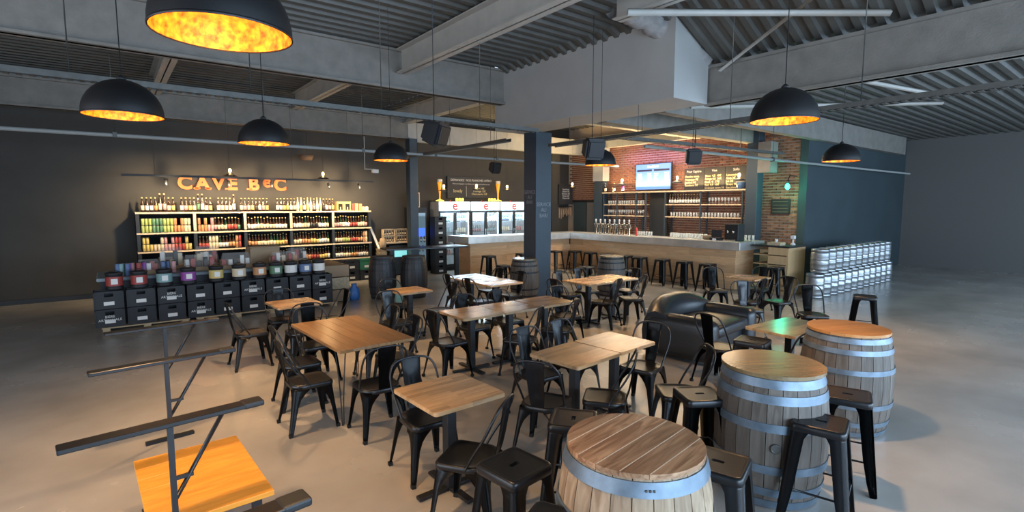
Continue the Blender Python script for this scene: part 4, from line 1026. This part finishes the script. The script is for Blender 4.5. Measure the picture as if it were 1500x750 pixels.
for (x, y, w_, h_, n_, lab) in ((.55, 11.45, .17, .26, 'leftmost small', 'red'), (1.35, 11.5, .26, .30, 'left large', 'orange'), (1.98, 11.5, .27, .30, 'middle large', 'red'), (2.9, 11.55, .27, .27, 'right large', 'orange'), (.95, 12.0, .2, .42, 'rear left', 'cream'), (1.55, 12.05, .2, .42, 'rear middle', 'cream'), (3.28, 12.0, .2, .3, 'rightmost', 'red')):
    t = empty('gift_hamper', (x, y, .86), 0, 'cellophane-wrapped gift hamper of bottles and sweets on the display island, %s' % n_, 'hamper', 'gift hampers on the display island')
    obj('tray', bx(-w_, w_, -.12, .12, 0, .07, .004), M['card'], t)
    for k in range(5):
        q = obj('packet', bx(-.035, .035, -.03, .03, .07, .07 + random.uniform(.08, h_ * .7), .004), LAB[random.choice([lab, 'white', 'cream', 'red', 'black'])], t, loc=(-w_ + .06 + k * (2 * w_ - .12) / 4, random.uniform(-.05, .05), 0), rot=(0, 0, random.uniform(-.4, .4)))
    obj('back_card', bx(-w_, w_, .10, .115, .05, h_ * .55), M['card'], t)
    bm = B(); box(bm, -w_ - .01, w_ + .01, -.13, .13, .06, h_)
    for v in bm.verts:
        if v.co.z > .2: v.co.x *= .8; v.co.y *= .3
    obj('cellophane', bm, M['cello'], t)
for i, (x, lab) in enumerate(((.10, 'blue'), (.17, 'teal'), (.24, 'blue'), (.31, 'pink'), (.40, 'red'), (.48, 'purple'), (.15, 'teal'), (.28, 'purple'), (.76, 'blue'), (.84, 'blue'), (.92, 'pink'))):
    o = put('drink_can', CM[lab], None, (x, 11.3 + (i % 2) * .09, .86)); o.scale = (1.15, 1.15, 1.4); tag(o, 'tall %s can, %s of those at the left of the display island' % (lab, nth(i)), 'can', 'cans at the left end of the display island')
t = empty('cardboard_case', (2.62, 12.15, .86), R(6), 'open brown cardboard case with bottles at the back of the display island', 'box')
obj('body', bx(-.3, .3, -.15, .15, 0, .36, .004), M['card'], t); obj('flap', bx(-.3, .3, -.25, -.15, .33, .345), M['card'], t)
t = empty('produce_crate', (3.85, 11.7, 0), 0, 'stacked brown boxes with netting at the right end of the display island', 'box')
for k in range(3): obj('tier', bx(-.28, .28, -.55, .7, k * .27 + .01, k * .27 + .26, .01), M['card'] if k != 1 else M['wicker'], t)
t = empty('blue_bag', (4.25, 11.2, 0), 0, 'blue plastic bag on the floor at the right end of the display island', 'bag')
obj('body', lathe(B(), [(.1, 0), (.13, .1), (.11, .24), (.05, .32), (.07, .36)], 8), mat('blue_plastic', (.05, .18, .5), .4), t, True)

# ---------------------------------------------------------------- steel kegs along the right wall
def make_keg():
    t = empty('steel_keg')
    obj('body', lathe(B(), [(.15, .05), (.185, .08), (.19, .11), (.19, .20), (.197, .21), (.197, .235), (.19, .245), (.19, .31), (.197, .32), (.197, .345), (.19, .355), (.19, .45), (.18, .48), (.12, .50)], 18), M['keg'], t, True)
    obj('foot_ring', lathe(B(), [(.18, 0), (.187, 0), (.187, .07), (.18, .07)], 18, caps=False), M['keg'], t, True)
    obj('top_ring', lathe(B(), [(.18, .48), (.187, .48), (.187, .545), (.18, .55), (.176, .545), (.176, .49)], 18, caps=False), M['keg'], t, True)
    obj('valve', lathe(B(), [(.03, .49), (.03, .53), (.02, .54)], 8), M['frame_black'], t)
    return t
kg = make_keg(); fk = True
for lv_ in range(2):
    for k in range(12):
        if lv_ == 0 or k < 11:
            l = 'steel beer keg of the %s row by the slate blue wall, %s' % (['lower', 'upper'][lv_], 'nearest the bar' if k == 0 else ['', 'second', 'third', 'fourth', 'fifth', 'sixth', 'seventh', 'eighth', 'ninth', 'tenth', 'eleventh', 'twelfth'][k] + ' from the bar')
            if fk: o = kg; fk = False
            else: o = copy_tree(kg)
            o.location = (12.62 + k * .40 + (.2 if lv_ else 0), 5.05, lv_ * .552); tag(o, l, 'keg', 'steel beer kegs')

# ---------------------------------------------------------------- left foreground: bench and cantilever frames
t = empty('pine_bench', (.36, 3.59, 0), R(2), 'bright orange pine bench seat of boards in the lower left corner', 'bench')
for k in range(6):
    obj('plank', bx(-.30, .30, -.475 + k * .158 + .001, -.317 + k * .158 - .001, .42, .45, .003), M['bench'], t)
for y in (-.38, .38):
    obj('leg_frame', box(box(box(B(), -.27, -.22, y - .02, y + .02, 0, .42), .2, .25, y - .02, y + .02, 0, .42), -.22, .2, y - .02, y + .02, .38, .42), M['frame_black'], t)
for i, (x, y, l) in enumerate(((.77, 5.5, 'farthest'), (.69, 4.27, 'second farthest'), (.61, 3.03, 'second nearest'), (.52, 1.90, 'nearest'))):
    t = empty('cantilever_frame', (x, y, 0), R(6), 'black steel frame with flat arm and slanting brace at the left edge, %s one' % l, 'frame', 'cantilever frames at the left edge')
    obj('arm', bx(-.85, 0, -.045, .045, 1.022, 1.045, .005), M['black'], t)
    obj('end_cap', bx(-.10, .004, -.047, .047, 1.018, 1.05, .01), M['frame_black'], t)
    obj('post', bx(-.44, -.415, -.012, .012, 0, 1.022), M['frame_black'], t); obj('foot_bar', bx(-.62, -.25, -.025, .025, 0, .025), M['frame_black'], t)
    obj('brace', tube(B(), [(-.42, 0, .64), (-.19, 0, 1.022)], .011, 6), M['black'], t)
    obj('stub', bx(-.415, -.34, -.01, .01, .735, .752), M['frame_black'], t)

# ---------------------------------------------------------------- pendant lamps
def make_pendant(r=.26):
    t = empty('dome_pendant')
    pr = [(r * math.sin(R(a)), r * math.cos(R(a))) for a in (92, 84, 76, 66, 56, 46, 36, 26, 16, 7)]
    z0 = 0
    obj('shade', lathe(B(), [(a, b * .98) for a, b in pr], 32, caps=False), M['dome'], t, True)
    obj('gold_lining', lathe(B(), [(a * .985, b * .965 + .0) for a, b in pr] + [(.005, r * .955)], 32, caps=False), M['gold'], t, True)
    obj('rim', lathe(B(), [(r * 1.0, -.014), (r * 1.006, -.01), (r * 1.004, -.004), (r * .985, -.004), (r * .985, -.014)], 32, caps=False), M['dome'], t, True)
    obj('socket', lathe(B(), [(.022, r * .93), (.022, r * .7), (.018, r * .66)], 10), M['frame_black'], t, True)
    obj('bulb', lathe(B(), [(.012, r * .66), (.03, r * .55), (.034, r * .44), (.022, r * .34), (.004, r * .32)], 12), M['bulb'], t, True)
    obj('cap', lathe(B(), [(.03, r * .975), (.03, r * 1.03), (.012, r * 1.10)], 12), M['frame_black'], t, True)
    obj('cord', tube(B(), [(0, 0, 0), (0, 0, 1)], .004, 5), M['frame_black'], t, loc=(0, 0, r * 1.08))
    return t
def set_cord(o, L_):
    for c in o.children:
        if c.name.startswith('cord'): c.scale.z = L_
pd = make_pendant(); fp = True
for x, y, z, l in ((.42, 2.45, 2.80, 'largest, in the top left corner'), (1.42, 6.27, 2.78, 'hanging over the long dark-stained table on the left'), (3.46, 7.45, 2.78, 'hanging before the thin post left of the pillar'),
                (6.67, 6.15, 2.78, 'hanging right of the pillar in front of the brick wall'), (4.47, 2.1, 2.80, 'hanging at the upper right over the barrels'), (8.98, 3.32, 2.78, 'at the right edge of the photo beside the green lamp'), (.15, 4.98, 2.78, 'at the far left edge beside the largest one')):
    if fp: o = pd; fp = False
    else: o = copy_tree(pd)
    set_cord(o, (4.34 if x > 8 else 4.98) - z - .28)
    o.location = (x, y, z); tag(o, 'black dome pendant, gold inside, ' + l, 'pendant lamp', 'black dome pendants')
    point('pendant_light', (x, y, z + .07), 2.1, WARM, .03)
    spot('pendant_beam', (x, y, z + .02), (0, 0, 0), 95, (1, .62, .30), 110, .9, .08)
# saucer lamps with bare bulbs
def make_saucer():
    t = empty('saucer_lamp')
    obj('saucer', lathe(B(), [(.02, .08), (.06, .05), (.15, .0), (.152, -.006), (.145, -.004), (.05, .04)], 18, caps=False), M['dome'], t, True)
    obj('bulb', lathe(B(), [(.012, .06), (.03, .10), (.036, .13), (.025, .165), (.01, .175)], 10), M['bulb'], t, True)
    obj('cord', tube(B(), [(0, 0, 0), (0, 0, 1)], .003, 4), M['frame_black'], t, loc=(0, 0, .17))
    return t
sc0 = make_saucer(); fs = True
for x, y, z, l in ((2.43, 14.28, 2.80, 'above the E of the orange sign'), (4.66, 14.28, 2.80, 'right of the orange sign'), (7.98, 13.6, 2.52, 'above the left end of the display fridges'), (9.15, 13.6, 2.56, 'in front of the long chalk board'), (10.35, 13.6, 2.56, 'at the right end of the long chalk board'),
                (12.6, 10.72, 2.72, 'left of the glowing menu screen'), (12.6, 8.75, 2.72, 'between the menu screen and the chalk menu'), (12.6, 6.95, 2.72, 'in front of the right panel of the chalk menu'), (13.0, 13.3, 2.70, 'in front of the brick wall just right of the pillar')):
    if fs: o = sc0; fs = False
    else: o = copy_tree(sc0)
    set_cord(o, (4.34 if y < 7.2 and x > 8 else 4.98) - z - .17)
    o.location = (x, y, z); tag(o, 'saucer lamp with bare bulb, ' + l, 'lamp', 'saucer lamps with bare bulbs')
    point('saucer_light', (x, y, z + .15), 15, (1, .62, .28), .04)
t = empty('green_lamp', (13.9, 6.35, 2.55), 0, 'glowing green bulb with a halo on the brick wall at the right', 'lamp')
obj('bulb', lathe(B(), [(.02, .1), (.05, .05), (.055, 0), (.03, -.05), (.01, -.06)], 12), M['bulb_green'], t, True); obj('socket', lathe(B(), [(.025, .1), (.025, .18)], 10), M['frame_black'], t); obj('arm', tube(B(), [(0, 0, .16), (.1, 0, .3), (.52, 0, .3)], .012), M['frame_black'], t)
point('green_light', (13.75, 6.3, 2.52), 9, (.02, 1, .55), .05)
area('shelf_led_light', (14.1, 10.2, 2.60), (0, R(150), 0), .1, 5.0, 110, (1, .68, .30))
area('beam_led_light', (13.95, 10.8, 3.7), (0, R(-60), 0), .1, 2.6, 9, (.75, .5, 1))
area('bar_ceiling_light', (12.6, 9.6, 3.6), (0, 0, 0), .5, 5.5, 85, (1, .84, .62))
area('beam_top_light', (12.4, 12.8, 3.2), (R(180), 0, 0), 2.0, 1.4, 30, (1, .74, .36))

# ---------------------------------------------------------------- speakers, cable trays, pipes
def speaker(x, y, z, rz, l, s=1.0, top=4.2):
    t = empty('loudspeaker', (x, y, z), R(rz), 'black hanging loudspeaker ' + l, 'speaker', 'hanging loudspeakers')
    bm = B(); box(bm, -.15 * s, .15 * s, -.12 * s, .14 * s, -.15 * s, .15 * s)
    for v in bm.verts:
        if v.co.y > 0: v.co.x *= .7; v.co.z *= .8
    bmesh.ops.bevel(bm, geom=bm.edges[:], offset=.03 * s, segments=2, affect='EDGES')
    obj('cabinet', bm, M['frame_black'], t, rot=(R(18), 0, 0)); obj('grille', bx(-.11 * s, .11 * s, -.135 * s, -.12 * s, -.11 * s, .11 * s, .01), M['dome'], t, rot=(R(18), 0, 0))
    obj('bracket', tube(B(), [(0, .02, .12 * s), (0, .02, (4.34 if x > 8 else 4.98) - z)], .005, 6), M['frame_black'], t)
speaker(3.35, 5.9, 3.0, 30, 'between the two left dome pendants and the pillar', 1.05, 3.3)
speaker(6.05, 5.75, 2.98, -20, 'just right of the pillar by a dome pendant', 1.1, 3.3)
speaker(8.47, 5.57, 2.98, -40, 'in front of the brick wall above the menu boards', .95, 3.3)
speaker(7.32, 10.1, 2.98, 0, 'left of the pillar over the display fridges', .9, 3.2)
def tray(name, p, q, w_, label, z2=None):
    t = empty(name, p, 0, label, 'cable tray'); d = Vector(q) - Vector(p); L_ = d.length; a = math.atan2(d.y, d.x); t.rotation_euler = (0, 0, a)
    bm = B(); box(bm, 0, L_, -w_ / 2, -w_ / 2 + .004, 0, .06); box(bm, 0, L_, w_ / 2 - .004, w_ / 2, 0, .06)
    obj('side_rail', bm, M['galv'], t)
    bm = B(); x = 0
    while x < L_ - .08: box(bm, x, x + .045, -w_ / 2, w_ / 2, 0, .004); x += .09
    tag(obj('rungs', bm, M['galv'], t), kind='stuff')
    x = .6
    while x < L_:
        wx = p[0] + d.x / L_ * x; wy = p[1] + d.y / L_ * x
        top = 3.72 if (6.9 < wx < 7.8 and 4.9 < wy < 9.5) else (4.97 if wx < 6.7 or wy > 9.2 else 4.97 - .488 * min(wx - 6.7, 1.25))
        obj('hanger', tube(B(), [(x, 0, .05), (x, 0, top - p[2])], .006, 4), M['galv'], t); x += 1.6
    return t
tray('cable_tray', (-4.0, 6.66, 3.3), (5.75, 6.74, 3.3), .11, 'perforated steel cable tray running across the room under the first grey beam')
tray('cable_tray', (6.95, -3, 3.22), (6.95, 7.7, 3.22), .18, 'perforated steel cable tray running past the right of the pillar under the plasterboard box')
tray('cable_tray', (6.05, 7.9, 3.28), (6.15, 12.6, 3.28), .12, 'narrow cable tray running to the back wall left of the pillar')
tray('cable_tray', (7.5, 6.47, 3.3), (13.0, 6.1, 3.2), .12, 'narrow cable tray from the pillar towards the brick wall')
def pipe(pts, r, label, m='pvc', name='conduit', hang=()):
    t = empty(name, pts[0], 0, label, 'pipe'); o = Vector(pts[0])
    obj('pipe_run', tube(B(), [Vector(p) - o for p in pts], r, 8), M[m], t, True)
    for (x, y, z) in hang: obj('hanger', tube(B(), [Vector((x, y, z)) - o, Vector((x, y, (4.36 if x > 8 and y < 9 else 4.98))) - o], .006, 4), M['galv'], t); obj('clamp', bx(x - o.x - .03, x - o.x + .03, y - o.y - .04, y - o.y + .04, z - o.z - .04, z - o.z + .05), M['galv'], t)
pipe([(-4, 11.6, 3.3), (12.85, 11.1, 3.3)], .035, 'long grey conduit crossing the room before the orange sign', hang=[(x, 11.6 - (x + 4) * .03, 3.3) for x in (.2, 2.6, 4.6, 6.4, 8.2)])
pipe([(7.5, 5.9, 3.12), (21, 5.7, 3.12)], .03, 'thin grey pipe along the dark beam at the right', hang=[(9, 5.88, 3.12), (12, 5.84, 3.12)])
t = empty('wall_lamp', (4.35, 14.6, 3.3), 0, 'unlit brown drum lamp on the dark wall right of the orange sign', 'lamp'); obj('shade', lathe(B(), [(.13, 0), (.18, .12)], 18), mat('brown_shade', (.22, .14, .08), .6), t, True); obj('cord', tube(B(), [(0, 0, .1), (0, 0, 1.2)], .004), M['frame_black'], t)
t = empty('security_camera', (6.1, 14.2, 3.0), 0, 'small white security camera near the thin post', 'camera'); obj('housing', bx(-.09, .09, -.05, .05, 0, .1, .01), M['white'], t); obj('bracket', tube(B(), [(-.3, 0, .1), (0, 0, .1), (0, 0, .05)], .01), M['white'], t); obj('stem', tube(B(), [(-.3, 0, .08), (-.3, 0, 1.0)], .008), M['white'], t)

# unused prototypes never placed are removed
for p in (low0,):
    if p.name not in first: pass
